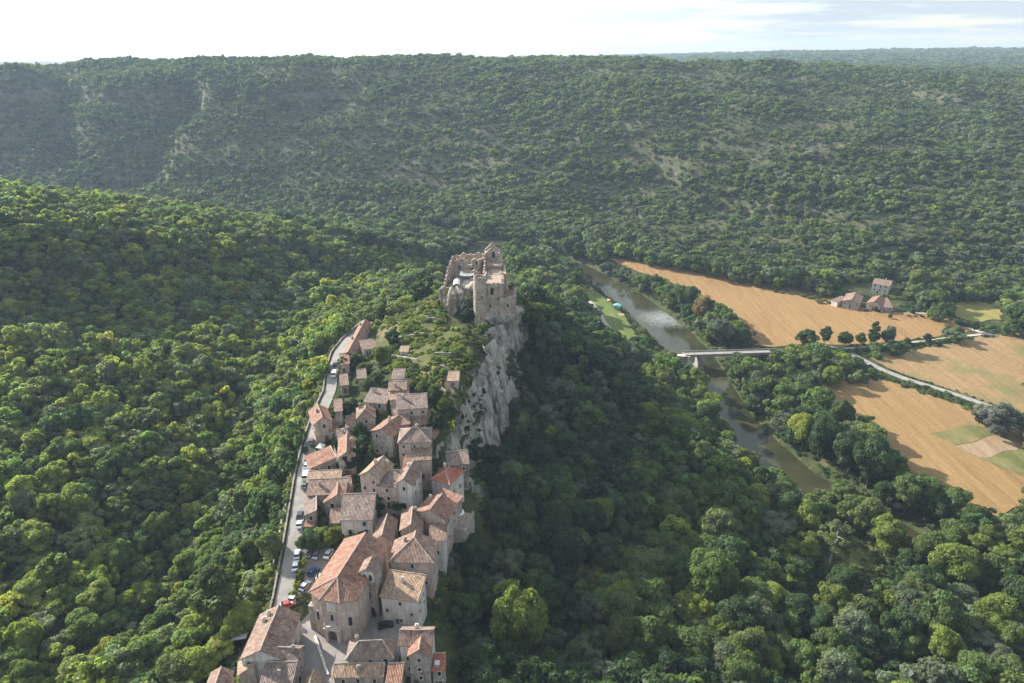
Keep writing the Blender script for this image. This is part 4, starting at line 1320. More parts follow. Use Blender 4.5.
    H_("low front house with pink roof below the long mottled roof by the round tree", (411, 420), (432, 417), (411, 411), "l", 57, 62, "mf", 1.2, "wall_pink", "roof_pink", chim=0, seed=28)
    H_("narrow house with dark front next to the steep lane's upper bend", (396, 426), (411, 424), (397, 413), "l", 56.5, 62.5, "mf", 1.4, "wall_pink", "roof_pink", chim=0, seed=29)
    H_("stepped house with golden lower roof at the top of the lane", (389, 400), (409, 399), (390, 392), "l", 59, 65.5, "mf", 1.2, "wall_grey", "roof_gold", chim=0, seed=30)
    H_("small house with pale pink roof behind the golden stepped house", (388, 391), (407, 390), (389, 385), "l", 60, 67, "mf", 1.0, "wall_pink", "roof_pink", chim=1, seed=31)
    H_("topmost house with dark grey roof under the umbrella shaped tree", (391, 379), (404, 379), (393, 372), "l", 61, 68, "mf", 1.2, "wall_pale", "roof_brown", chim=0, seed=32)
    # --- along the road, left side of the village
    H_("gabled house with rose roof standing on the road's upper bend", (313, 425), (333, 421), (325, 408), "r", 52, 59.5, "gd", 2.3, "wall_pink", "roof_red", chim=1, seed=33)
    H_("slim tower house with rose top behind the gabled road house", (334, 412), (343, 411), (343, 401), "r", 53.5, 61.5, "mf", 0.8, "wall_grey", "roof_pink", chim=0, seed=34)
    H_("house with rose double roof and ivy covered front by the dark hedge", (337, 458), (356, 456), (352, 437), "r", 51.5, 58.5, "gd", 1.6, "wall_grey", "roof_red", chim=1, seed=35)
    H_("low house with slanting rose roof between parked cars and ivy house", (310, 469), (337, 462), (331, 450), "r", 50, 54.5, "ml", 1.6, "wall_grey", "roof_red", chim=0, seed=36)
    H_("long shed with bright striped tile roof at right angles to the road", (306, 483), (341, 481), (309, 474), "l", 48.5, 53, "mf", 0.9, "wall_grey", "roof_gold", chim=0, seed=37)
    H_("house with pale ridge and brown roof just below the striped shed", (306, 496), (346, 494), (313, 484), "l", 47.5, 53.5, "mf", 1.5, "wall_grey", "roof_pink", chim=1, seed=38)
    H_("front gabled house with rose roof tucked below the pale ridged house", (323, 503), (352, 500), (348, 487), "r", 47, 52.5, "gd", 2.2, "wall_grey", "roof_red", chim=0, seed=39)
    H_("large plain house with wide grey pink roof sloping to the garden", (339, 521), (373, 520), (342, 502), "l", 46, 53, "mf", 2.6, "wall_pale", "roof_brown", chim=0, seed=40)
    H_("little lean-to with dull rose roof against the large plain house", (329, 524), (340, 523), (332, 513), "l", 46, 50, "mf", 1.0, "wall_grey", "roof_pink", chim=0, seed=41)
    H_("narrow grey walled house right at the road edge below the parked cars", (304, 516), (317, 514), (305, 497), "l", 46.5, 52, "ml", 1.0, "wall_grey", "roof_brown", chim=0, seed=42)
    H_("tiny shed with dull red roof beside two white cars at the road", (304, 527), (313, 527), (305, 518), "l", 45.8, 49, "mf", 0.8, "wall_grey", "roof_red", chim=0, seed=43)
    H_("long narrow terrace of rose roofs following the road to its far bend", (342, 355), (354, 355), (367, 322), "l", 57.5, 61, "gd", 1.3, "wall_pink", "roof_red", chim=2, seed=44)
    H_("house with rose roof set behind the long rose terrace", (362, 350), (377, 348), (376, 341), "r", 58.5, 61.5, "mf", 1.2, "wall_pale", "roof_pink", chim=0, seed=45)
    H_("first house of the upper road with small rose roof above the white van", (340, 365), (350, 364), (342, 357), "l", 56, 60, "mf", 1.4, "wall_pink", "roof_red", chim=0, seed=47)
    H_("little square pavilion with sandy flat roof on the slope below the castle", (399, 352), (408, 352), (400, 347), "l", 62, 65.5, "mf", 0.4, "wall_pale", "roof_gold", chim=0, seed=48)
    H_("small hut with golden roof on the dry terrace near the cliff edge", (447, 381), (459, 381), (447, 374), "l", 64, 67.5, "mf", 1.0, "wall_pink", "roof_gold", chim=0, seed=49)
    H_("house with dull roof standing on the cliff foot above the bright red roof", (447, 466), (470, 464), (452, 455), "l", 50, 55.5, "mf", 1.2, "wall_dry", "roof_brown", chim=0, seed=50)
    H_("tiny house with rose roof under the tree belt below the white van", (340, 386), (349, 385), (341, 377), "l", 55.5, 59, "mf", 1.0, "wall_grey", "roof_pink", chim=0, seed=51)
    H_("small dark roofed house alone among trees above the low wide upper house", (357, 379), (367, 378), (358, 372), "l", 58.5, 62, "mf", 1.0, "wall_grey", "roof_brown", chim=0, seed=52)
    H_("low rose roofed annexe right of the gabled road house", (329, 432), (339, 430), (330, 423), "l", 52, 56, "mf", 1.0, "wall_pink", "roof_red", chim=0, seed=53)
    H_("small garden house with pale rose roof between hedge and rose double roof", (345, 428), (356, 427), (346, 419), "l", 54, 57.5, "mf", 1.0, "wall_grey", "roof_pink", chim=0, seed=54)
    H_("narrow house with brown roof behind the rose double roof", (338, 442), (350, 440), (339, 433), "l", 52.5, 57.5, "mf", 1.2, "wall_pink", "roof_brown", chim=1, seed=55)
    H_("slim rose roofed house wedged left of the mansion's garden", (341, 492), (353, 490), (342, 481), "l", 48.5, 53, "mf", 1.2, "wall_pink", "roof_pink", chim=0, seed=56)
    H_("stone house with rose roof low on the lane under the tall square house", (402, 470), (414, 470), (403, 460), "l", 51, 58, "mf", 1.2, "wall_grey", "roof_red", chim=0, seed=57)
    H_("small house with dull roof tucked between broad tall house and upper rows", (428, 541), (446, 541), (430, 527), "l", 42, 50, "mf", 1.6, "wall_pale", "roof_pink", chim=0, seed=58)
    # --- the farm by the far field
    G = "farm buildings beyond the long field"
    H_("cream two storey farmhouse at the foot of the wooded hill", (872, 283.5), (890, 286.5), (893, 281), "r", 7, 14, "gw", 1.8, "wall_pale", "roof_pink", chim=1, seed=60, name="farmhouse", cat="farmhouse", group=G)
    H_("wide barn with dull rose roof left of the other farm barn", (842, 301), (860, 304), (863, 296), "r", 6, 10.5, "gd", 2.0, "wall_grey", "roof_pink", chim=0, seed=61, name="farm_barn", cat="barn", group=G)
    H_("rose roofed barn in front of the cream farmhouse", (866, 303), (881, 306), (884, 299), "r", 6, 11, "gd", 2.2, "wall_pink", "roof_red", chim=0, seed=62, name="farm_barn", cat="barn", group=G)
    H_("lower barn joined to the right of the rose roofed barn", (881, 307), (893, 308), (895, 301), "r", 6, 10, "mf", 1.6, "wall_grey", "roof_pink", chim=0, seed=63, name="farm_barn", cat="barn", group=G)
    H_("small open shed with pale sheet roof at the farm's left end", (831, 300), (838, 302), (841, 297), "r", 6, 9, "mf", 0.5, "wall_pale", "roof_brown", chim=0, seed=64, name="farm_shed", cat="shed", group=G, floors=False)


village()


def church():
    zg, e = 40.0, 53.0
    a = np.array(P(306, 596, e)); b = np.array(P(361, 594, e)); c = np.array(P(348, 543, e))
    ux = np.array((1.0, 0.0)); 
    mid0 = (a + b) / 2
    back = np.array(P(366, 543, e))
    uy = (back - mid0)[:2]; Lg = np.linalg.norm(uy); uy /= Lg
    ux = np.array((uy[1], -uy[0]))
    w = abs((b - a)[:2] @ ux) - 0.8
    mid0[:2] -= uy * 2.0; Lg += 2.0
    root = empty("village_church", (mid0[0], mid0[1], zg), math.atan2(ux[1], ux[0]))
    tag(root, "stone church with orange tiled nave roof, three sided front and arched portal", "church")
    OBSTACLES.append((mid0[0] + uy[0] * Lg / 2, mid0[1] + uy[1] * Lg / 2, 12))
    h = e - zg
    rise = 3.2
    W = w / 2
    f0, fl = 1.9, 2.5      # the polygonal front: flank starts f0 behind, front face half width fl
    foot = [(-fl, 0), (fl, 0), (W, f0), (W, Lg), (-W, Lg), (-W, f0)]
    mb = MB()
    for i in range(6):
        p, q = foot[i], foot[(i + 1) % 6]
        z0 = z1 = h
        mb.face([(*p, -5), (*q, -5), (*q, h), (*p, h)])
    mb.face([(-W, Lg + 0.01, h), (0, Lg + 0.01, h + rise), (W, Lg + 0.01, h)])
    mb.build("wall", M["wall_pink"], root)
    ov = 0.45
    eo = h - 0.1
    E_ = [(-fl - 0.25, -ov, eo), (fl + 0.25, -ov, eo), (W + ov, f0 - 0.3, eo), (W + ov, Lg + ov, eo), (-W - ov, Lg + ov, eo), (-W - ov, f0 - 0.3, eo)]
    ap = (0, f0 + 3.0, h + rise)
    rb = (0, Lg + ov, h + rise)
    mb = MB()
    for pl in ([E_[5], E_[0], ap, ap], [E_[0], E_[1], ap, ap], [E_[1], E_[2], ap, ap], [E_[2], E_[3], rb, ap], [E_[4], E_[5], ap, rb]):
        slab(mb, [(x, y, z + 0.16) for x, y, z in pl], 0.2, 5, mid0[0], mid0[1])
    ro = mb.build("roof", M["roof_red"], root)
    mb = MB()
    for p, q in ((ap, rb), (E_[0], ap), (E_[1], ap), (E_[5], ap)):
        mb.tube((p[0], p[1], p[2] + 0.2), (q[0], q[1], q[2] + 0.2), 0.17, 0.17, 6)
    mb.build("ridge_tiles", M["mortar"], ro)
    # portal: projecting stone frame with an arched doorway
    mb = MB()
    mb.box(-2.0, -1.25, -1.1, 0.02, -1, 4.2); mb.box(1.25, 2.0, -1.1, 0.02, -1, 4.2)
    arch = [(1.25 * math.cos(t), 2.9 + 1.25 * math.sin(t)) for t in np.linspace(0, math.pi, 9)]
    mb.prism([(2.0, 4.2), (-2.0, 4.2)] + [(-1.25, 4.2)][:0] + [(-1.25, 2.9)] + list(reversed(arch))[1:-1] + [(1.25, 2.9)], -1.1, 0.02)
    mb.box(-2.3, 2.3, -1.3, 0.02, 4.2, 4.6)
    mb.prism([(-2.1, 4.6), (2.1, 4.6), (0, 5.7)], -1.1, 0.02)
    mb.tube((-2.0, -0.8, 4.6), (-2.0, -0.8, 5.8), 0.22, 0.12); mb.tube((2.0, -0.8, 4.6), (2.0, -0.8, 5.8), 0.22, 0.12)
    po = mb.build("portal", M["frame"], root)
    mb = MB()
    mb.face([(x, -0.06, z) for x, z in [(-1.25, 0), (1.25, 0)] + arch])
    mb.build("door", M["wood"], po)

    def lancet(x, y, z, w_, h_, ang):
        mb = MB()
        pr = [(-w_ / 2, 0), (w_ / 2, 0), (w_ / 2, h_ * 0.75)] + [(w_ / 2 * math.cos(t), h_ * 0.75 + w_ / 2 * 1.2 * math.sin(t)) for t in np.linspace(0, math.pi, 7)[1:-1]] + [(-w_ / 2, h_ * 0.75)]
        big = [(px_ * 1.5, pz_ * 1.12 - 0.12) for px_, pz_ in pr]
        mb.prism(big, -0.1, 0.03)
        f = mb.build("window", M["frame"], root)
        f.location = (x, y, z); f.rotation_euler = (0, 0, ang)
        mb = MB(); mb.prism(pr, -0.13, 0.0)
        mb.build("pane", M["glass"], f)
    lancet(0, 0, 6.4, 0.8, 2.2, 0)
    aR = math.atan2(f0, W - fl)
    lancet((fl + W) / 2, f0 / 2, 5.0, 1.0, 3.0, aR)
    lancet(-(fl + W) / 2, f0 / 2, 5.0, 1.0, 3.0, -aR)
    for k in (0.35, 0.7):
        lancet(W + 0.01, f0 + (Lg - f0) * k, 6.5, 0.9, 2.4, math.pi / 2)
    mb = MB(); mb.box(-1.2, 1.2, -0.12, 0.0, 9.6, 12.4)
    mb.build("pale_panel", M["wall_pale"], root)
    # buttress on the left flank
    mb = MB(); mb.box(-W - 1.4, -W - 0.01, f0, f0 + 1.6, -5, 8); mb.box(-W - 1.4, -W - 0.01, f0 + 7, f0 + 8.6, -5, 8)
    mb.build("buttress", M["wall_grey"], root)

    # bell tower
    t0 = np.array(P(368, 612, 41.0))
    rt = empty("bell_tower", (t0[0] + 1.4, t0[1] + 1.4, 40), math.atan2(ux[1], ux[0]) + R(4))
    tag(rt, "slim square stone bell tower with small gabled cap beside the church", "tower")
    s = 2.15
    hz_ = 15.0
    mb = MB()
    for i, (p, q) in enumerate((((-s, -s), (s, -s)), ((s, -s), (s, s)), ((s, s), (-s, s)), ((-s, s), (-s, -s)))):
        mb.face([(*p, -4), (*q, -4), (*q, hz_), (*p, hz_)])
    mb.box(-s - 0.15, s + 0.15, -s - 0.15, s + 0.15, 11.0, 11.3)
    mb.prism([(-s, hz_), (s, hz_), (0, hz_ + 1.5)], -s, s)
    mb.build("wall", M["wall_grey"], rt)
    mb = MB()
    for pl in roof_planes("gd", 2 * s, 2 * s, hz_, 1.5, 0.3)[0]:
        slab(mb, [(x, y, z + 0.17) for x, y, z in pl], 0.18, 9, t0[0], t0[1])
    rr = mb.build("roof", M["roof_pink"], rt)
    mb = MB(); mb.tube((0, -s, hz_ + 1.5), (0, -s, hz_ + 2.9), 0.1, 0.06); mb.box(-0.45, 0.45, -s - 0.06, -s + 0.06, hz_ + 2.3, hz_ + 2.42)
    mb.build("cross", M["frame"], rr)
    mb = MB(); mb.box(-1.7, 1.7, -s - 0.05, -s + 0.02, 12.0, 15.3)
    bf = mb.build("belfry", M["wall_pale"], rt)
    for x in (-0.75, 0.75):
        mb = MB(); mb.prism([(x - 0.4, 12.4), (x + 0.4, 12.4), (x + 0.4, 13.9), (x, 14.5), (x - 0.4, 13.9)], -s - 0.09, -s)
        mb.build("opening", M["glass"], bf)
    mb = MB()
    ar = [(1.2 * math.cos(t), 2.2 + 1.2 * math.sin(t)) for t in np.linspace(0, math.pi, 9)]
    mb.prism([(-1.2, 0.0), (1.2, 0.0)] + ar, -s - 0.03, -s + 0.02)
    mb.build("archway", M["glass"], rt)
    OBSTACLES.append((t0[0], t0[1] + 2, 4))


church()

# ------------------------------------------------------------------ bridge, walls, small structures
def bridge():
    a, b = np.array(P(684, 354, 9.0)), np.array(P(800, 350.5, 8.0))
    d = (b - a)[:2]; L = np.linalg.norm(d); d /= L
    root = empty("road_bridge", (a[0], a[1], 9.0), math.atan2(d[1], d[0]))
    tag(root, "low concrete road bridge on one broad pier over the river", "bridge")
    sl = (b[2] - a[2]) / L
    mb = MB()
    for i in range(12):
        x0, x1 = L * i / 12, L * (i + 1) / 12
        z0, z1 = sl * x0, sl * x1
        mb.face([(x0, -2.6, z0), (x1, -2.6, z1), (x1, 2.6, z1), (x0, 2.6, z0)])
    mb.build("deck", M["asphalt"], root)
    mb = MB()
    mb.prism([(0, -1.0), (L, sl * L - 1.0), (L, sl * L - 0.02), (0, -0.02)], -2.9, 2.9)
    mb.build("girder", M["concrete"], root)
    for y in (-2.85, 2.75):
        mb = MB()
        mb.prism([(0, 0), (L, sl * L), (L, sl * L + 0.7), (0, 0.7)], y - 0.12, y + 0.22)
        mb.build("parapet", M["concrete"], root)
    px = (np.array(P(714, 386, 0))[:2] - a[:2]) @ d
    mb = MB()
    mb.prism([(px - 1.5, -11), (px + 1.5, -11), (px + 1.25, -1.3), (px - 1.25, -1.3)], -3.0, 3.0)
    mb.prism([(px - 1.9, -11), (px + 1.9, -11), (px + 1.9, -8), (px - 1.9, -8)], -3.8, 3.8)
    mb.build("pier", M["concrete"], root)
    mb = MB(); mb.box(-4, 1.5, -3.0, 3.0, -11, -1.32)
    mb.build("abutment", M["wall_grey"], root)
    mb = MB(); mb.box(L - 12, L, -3.0, 3.0, -11, -1.5 + sl * L)
    mb.build("abutment", M["wall_grey"], root)


bridge()


def wall_along(name, pts, hgt, thick, mat, label, cat="wall", lift=0.0, jag=0.12, seed=1, group=None, base=1.5):
    """a low wall that follows the ground"""
    P2 = []
    for a, b in zip(pts[:-1], pts[1:]):
        n = max(1, int(math.hypot(b[0] - a[0], b[1] - a[1]) / 1.6))
        P2 += [(a[0] + (b[0] - a[0]) * i / n, a[1] + (b[1] - a[1]) * i / n, (a[2] + (b[2] - a[2]) * i / n) if len(a) > 2 else None) for i in range(n)]
    P2.append((pts[-1][0], pts[-1][1], pts[-1][2] if len(pts[-1]) > 2 else None))
    rng = random.Random(seed)
    mb = MB()
    T = []
    for i in range(len(P2)):
        p, q = P2[max(0, i - 1)], P2[min(len(P2) - 1, i + 1)]
        dx, dy = q[0] - p[0], q[1] - p[1]; l = math.hypot(dx, dy) + 1e-9
        z = P2[i][2] if P2[i][2] is not None else hz(P2[i][0], P2[i][1])
        T.append((P2[i][0], P2[i][1], z + lift, dy / l * thick / 2, -dx / l * thick / 2, z + lift + hgt + rng.uniform(-jag, jag)))
    for s, t in zip(T[:-1], T[1:]):
        lo = [(s[0] + s[3], s[1] + s[4], s[2] - base), (t[0] + t[3], t[1] + t[4], t[2] - base), (t[0] - t[3], t[1] - t[4], t[2] - base), (s[0] - s[3], s[1] - s[4], s[2] - base)]
        hi = [(s[0] + s[3], s[1] + s[4], s[5]), (t[0] + t[3], t[1] + t[4], t[5]), (t[0] - t[3], t[1] - t[4], t[5]), (s[0] - s[3], s[1] - s[4], s[5])]
        mb.face(hi)
        for k in range(4):
            mb.face([lo[k], lo[(k + 1) % 4], hi[(k + 1) % 4], hi[k]])
    tag(mb.build(name, M[mat]), label, cat, group)


def offset_line(pts, off):
    p = np.array(pts)
    t = np.gradient(p[:, :2], axis=0); t /= np.linalg.norm(t, axis=1)[:, None]
    return [(x + n[1] * off, y - n[0] * off, z) for (x, y, z), n in zip(p, t)]


wall_along("parapet_wall", offset_line(VILLAGE_ROAD, -3.0), 0.8, 0.5, "wall_dry", "low dark stone wall edging the village road on its valley side", base=3)
wall_along("plaza_wall", [P(315, 637, 40), P(328, 676, 40)], 0.7, 0.6, "wall_pale", "pale low wall crossing the square toward the bottom edge", base=0.5)
for k_, (p0, p1, lb) in enumerate((((398, 340), (424, 336), "long dry stone terrace wall across the upper grassy slope"), ((392, 358), (418, 362), "dry stone terrace wall above the topmost dark roofed house"), ((420, 318), (440, 322), "broken terrace wall just under the left castle wing's rock"), ((440, 368), (464, 374), "pale terrace wall behind the golden roofed hut"))):
    g0, g1 = ground_at(*p0), ground_at(*p1)
    wall_along("terrace_wall", [g0[:2], g1[:2]] if False else [tuple(g0), tuple(g1)], 1.5, 0.6, "wall_grey", lb, jag=0.3, seed=60 + k_, base=4)
wall_along("garden_wall", [P(334, 449, 52), P(341, 472, 50.5)], 1.6, 0.4, "wall_dry", "garden wall beside the ivy covered house")
wall_along("terrace_wall", [P(428, 377, 64), P(446, 396, 63)], 2.0, 0.5, "wall_dry", "dry stone terrace wall along the dusty path")
wall_along("terrace_wall", [P(434, 357, 68), P(452, 357, 69)], 2.0, 0.6, "wall_dry", "short ruined wall on the slope under the keep")
wall_along("terrace_wall", [P(330, 528, 46), P(368, 536, 46)], 1.4, 0.5, "wall_dry", "garden terrace wall above the car park trees")
wall_along("ruined_rampart", [P(416, 330, 62), P(424, 317, 64), P(432, 303, 67), P(440, 294, 72)], 2.2, 0.9, "wall_ruin", "broken pale rampart climbing the slope to the left castle wing", jag=0.7, seed=5)



def small_things():
    # terrace with parasol on the cliff side
    p = P(460, 520, 46)
    r = empty("house_terrace", (p[0], p[1], 40), R(-12))
    tag(r, "ruined terrace platform with broken walls below the bright red roofed house", "terrace")
    mb = MB(); mb.box(-3.6, 3.2, -4.6, 4.6, -8, 5.6)
    mb.build("platform", M["wall_ruin"], r)
    for q in ((-3.6, 3.2, -4.8, -4.3), (2.8, 3.3, -4.3, 4.6)):
        mb = MB(); mb.box(q[0], q[1], q[2], q[3], -8, 6.5); mb.build("parapet", M["wall_grey"], r)
    p = P(458, 513, 47.5)
    r = empty("parasol", (p[0], p[1], 45.6)); tag(r, "white square parasol open on the terrace below the bright red roof", "parasol")
    mb = MB(); mb.tube((0, 0, 0), (0, 0, 2.7), 0.05, 0.05); mb.build("pole", M["wood"], r)
    mb = MB()
    for k in range(8):
        a0, a1 = math.pi / 4 * k, math.pi / 4 * (k + 1)
        mb.face([(2.0 * math.cos(a0), 2.0 * math.sin(a0), 2.25), (2.0 * math.cos(a1), 2.0 * math.sin(a1), 2.25), (0, 0, 2.85)])
        mb.face([(2.0 * math.cos(a1), 2.0 * math.sin(a1), 2.25), (2.0 * math.cos(a0), 2.0 * math.sin(a0), 2.25), (2.0 * math.cos(a0), 2.0 * math.sin(a0), 2.1), (2.0 * math.cos(a1), 2.0 * math.sin(a1), 2.1)])
    mb.build("canopy", M["canvas"], r)
    # tent in a garden by the road
    p = P(321, 450, 52)
    r = empty("garden_tent", (p[0], p[1], 51.5), 0.5); tag(r, "white pointed garden tent behind a hedge near the parked cars", "tent")
    mb = MB()
    for k in range(4):
        a0, a1 = math.pi / 2 * k, math.pi / 2 * (k + 1)
        mb.face([(1.9 * math.cos(a0), 1.9 * math.sin(a0), 2.0), (1.9 * math.cos(a1), 1.9 * math.sin(a1), 2.0), (0, 0, 3.4)])
    mb.build("canopy", M["canvas"], r)
    for k in range(4):
        a0 = math.pi / 2 * k
        mb = MB(); mb.tube((1.85 * math.cos(a0), 1.85 * math.sin(a0), -0.5), (1.85 * math.cos(a0), 1.85 * math.sin(a0), 2.0), 0.05, 0.05, 5)
        mb.build("post", M["metal"], r)
    # carport roof at lower left
    p = P(240, 635, 39.5)
    r = empty("sheet_roof_shelter", (p[0], p[1], 36), 0.1); tag(r, "pale flat sheet roof shelter among trees left of the long house", "shelter")
    mb = MB(); mb.prism([(-1.9, 3.2), (1.9, 3.6), (1.9, 3.75), (-1.9, 3.35)], -1.5, 1.5); mb.build("roof", M["metal"], r)
    for x in (-1.7, 1.7):
        for y in (-1.3, 1.3):
            mb = MB(); mb.tube((x, y, -2), (x, y, 3.3), 0.07, 0.07, 5); mb.build("post", M["wood"], r)
    # riverside kiosk, tent
    p = P(617, 307, 4.2)
    r = empty("riverside_kiosk", (p[0], p[1], hz(p[0], p[1])), R(-25)); tag(r, "small white kiosk with turquoise roof on the grassy river bank", "kiosk")
    mb = MB(); mb.box(-2.1, 2.1, -1.6, 1.6, -1, 2.4); mb.build("wall", M["white"], r)
    mb = MB(); mb.prism([(-2.7, 2.4), (2.7, 2.4), (2.7, 2.55), (0, 3.5), (-2.7, 2.55)], -2.3, 2.3); mb.build("roof", M["turquoise"], r)
    for x in (-1.1, 0.9):
        mb = MB(); mb.box(x - 0.45, x + 0.45, -1.66, -1.6, 0, 2.0); mb.build("door", M["wood"], r)
    p = P(620, 314, 4.2)
    mb = MB(); mb.box(-4, 3, -2, 2, -0.3, 0.25)
    o = mb.build("kiosk_deck", M["terrace"]); o.location = (p[0], p[1], hz(p[0], p[1])); tag(o, "pale deck in front of the turquoise roofed kiosk", "deck")
    for (px, py, lab) in ((609, 299, "orange tent pitched on grass just behind the turquoise kiosk"), (591, 289, "orange tent pitched at the far end of the bank lawn")):
        p = P(px, py, 4.2)
        mb = MB(); mb.prism([(-1.3, 0), (1.3, 0), (0, 1.7)], -1.6, 1.6)
        o = mb.build("tent", M["orange"]); o.location = (p[0], p[1], hz(p[0], p[1])); o.rotation_euler = (0, 0, 0.6); tag(o, lab, "tent", "tents on the river bank")
    # skylight and satellite-free roof boxes
    p = P(437, 664, 43.4)
    mb = MB(); mb.box(-0.6, 0.6, -0.7, 0.7, -0.4, 0.5)
    o = mb.build("roof_light", M["metal"]); o.location = p; tag(o, "grey roof light box on the red lean-to at the village edge", "roof light")


small_things()


# ------------------------------------------------------------------ cars
def car_parts(kind):
    L, Wd, Hb = (4.1, 1.72, 1.45) if kind == "car" else (5.2, 1.95, 2.25)
    mb = MB()
    if kind == "car":
        body = [(-2.05, 0.3), (2.0, 0.3), (2.05, 0.62), (1.85, 0.84), (0.95, 0.92), (-1.75, 0.98), (-2.05, 0.8)]
        cab = [(0.95, 0.92), (0.35, 1.38), (-1.15, 1.45), (-1.75, 0.98)]
    else:
        body = [(-2.6, 0.35), (2.5, 0.35), (2.6, 0.8), (2.4, 1.15), (1.7, 1.3), (-2.6, 1.35)]
        cab = [(1.7, 1.3), (1.05, 2.15), (-2.5, 2.25), (-2.6, 1.35)]
    y = Wd / 2
    mb.prism(body, -y, y)
    roofp = MB()
    ins = 0.14
    n = len(cab)
    gl = MB()
    for i in range(n - 1):
        (x0, z0), (x1, z1) = cab[i], cab[i + 1]
        k0 = y - ins * (z0 > cab[0][1] + 0.1) - 0.02; k1 = y - ins * (z1 > cab[0][1] + 0.1) - 0.02
        tgt = mb if i == 1 else gl
        tgt.face([(x0, -k0, z0), (x0, k0, z0), (x1, k1, z1), (x1, -k1, z1)])
    for s in (-1, 1):
        q = [(x, s * (y - 0.02 - ins * (z > cab[0][1] + 0.1)), z) for x, z in cab]
        (gl if kind == "car" else mb).face(q)
        if kind != "car":
            gl.face([(1.5, s * (y - 0.01), 1.4), (1.0, s * (y - 0.10), 2.0), (0.1, s * (y - 0.10), 2.0), (0.1, s * (y - 0.01), 1.4)])
    wh = MB()
    wh.tube((0, -0.11, 0), (0, 0.11, 0), 0.33, 0.33, 12)
    lp = MB(); lp.box(-0.04, 0.02, -0.2, 0.2, -0.08, 0.08)
    wx = (1.3, -1.3) if kind == "car" else (1.65, -1.6)
    return body, mb, gl, wh, lp, y, wx, L


car_mesh = {}


def car(kind, colour, px, py, z, ang, label, group):
    k = (kind, colour)
    if k not in car_mesh:
        body, mb, gl, wh, lp, y, wx, L = car_parts(kind)
        car_mesh[k] = (mb.mesh("body", CAR_COLOURS[colour]), gl.mesh("windows", M["glass"]), wh.mesh("wheel", M["tyre"]), lp.mesh("headlight", M["white"]), y, wx, L)
    b, g, w, hl, y, wx, L = car_mesh[k]
    p = P(px, py, z)
    gz = hz(p[0], p[1]) + 0.24
    root = empty("parked_van" if kind == "van" else "parked_car", (p[0], p[1], gz), ang)
    tag(root, label, "van" if kind == "van" else "car", group)
    link(bpy.data.objects.new("body", b), root); link(bpy.data.objects.new("windows", g), root)
    for x in wx:
        for s in (-1, 1):
            o = link(bpy.data.objects.new("wheel", w), root); o.location = (x, s * (y - 0.1), 0.33)
    for s in (-1, 1):
        o = link(bpy.data.objects.new("headlight", hl), root); o.location = (L / 2 - 0.02, s * (y - 0.3), 0.66)


up = R(97)
GR, GC = "cars parked along the village road", "cars in the car park beside the church"
car("van", "white", 334.5, 374, 56, R(92), "white van parked at the top of the village road", GR)
car("car", "black", 335.5, 365, 56, R(92), "black car parked just above the white van", GR)
car("car", "grey", 311, 442, 52, up, "grey car parked highest in the row beside the rose roofed houses", GR)
car("car", "black", 308.5, 457, 51, up, "black car second from the top of the road row", GR)
car("car", "silver", 307.8, 461.5, 50, up, "silver car between the black car and the upper white car of the road row", GR)
car("car", "white", 307.4, 466, 50, up, "white car in the road row, right below the silver one", GR)
car("car", "blue", 306.8, 470.5, 50, up, "dark blue car above the white van in the road row", GR)
car("van", "white", 306, 476, 49.5, up, "white van at the lower end of the road row by the striped shed", GR)
car("car", "grey", 304.5, 485, 49, up, "grey car parked in front of the striped shed's end", GR)
car("car", "black", 300.4, 518, 46, R(96), "black car parked above a white car near the tiny red shed", GR)
car("car", "white", 300.0, 525.5, 46, R(96), "white car parked alone below the black car near the tiny red shed", GR)
car("car", "silver", 297.5, 556, 44.3, R(100), "silver car on the road edge beside the car park hedge", GR)
car("car", "white", 296, 568, 43.5, R(100), "white car on the road edge beside the yellow bush", GR)
car("car", "white", 293.5, 600, 42, R(80), "white car parked at the road end behind the long house", GR)
car("car", "red", 288.5, 607, 41.5, R(20), "red car at the road end next to the long house", GR)
car("car", "grey", 311, 557, 43, R(80), "grey car in the shade of the car park trees, left end", GC)
car("car", "silver", 317, 556.5, 43, R(85), "silver car in the shade of the car park trees, middle", GC)
car("car", "white", 329, 556, 43, R(80), "white car at the right end of the shaded car park row", GC)
car("car", "blue", 313, 571, 43, R(60), "dark blue car in the middle of the car park", GC)
car("car", "white", 323, 575.5, 43, R(5), "white car parked crosswise against the church nave", GC)
car("car", "silver", 305, 587, 42.5, R(70), "silver car at the foot of the car park hedge", GC)
car("car", "black", 386, 627, 40, R(15), "black car in shadow under the golden roofed house's front", "cars in the church square")
car("car", "white", 891, 310, 6, R(10), "white car parked in front of the lower farm barn", "cars at the farm")

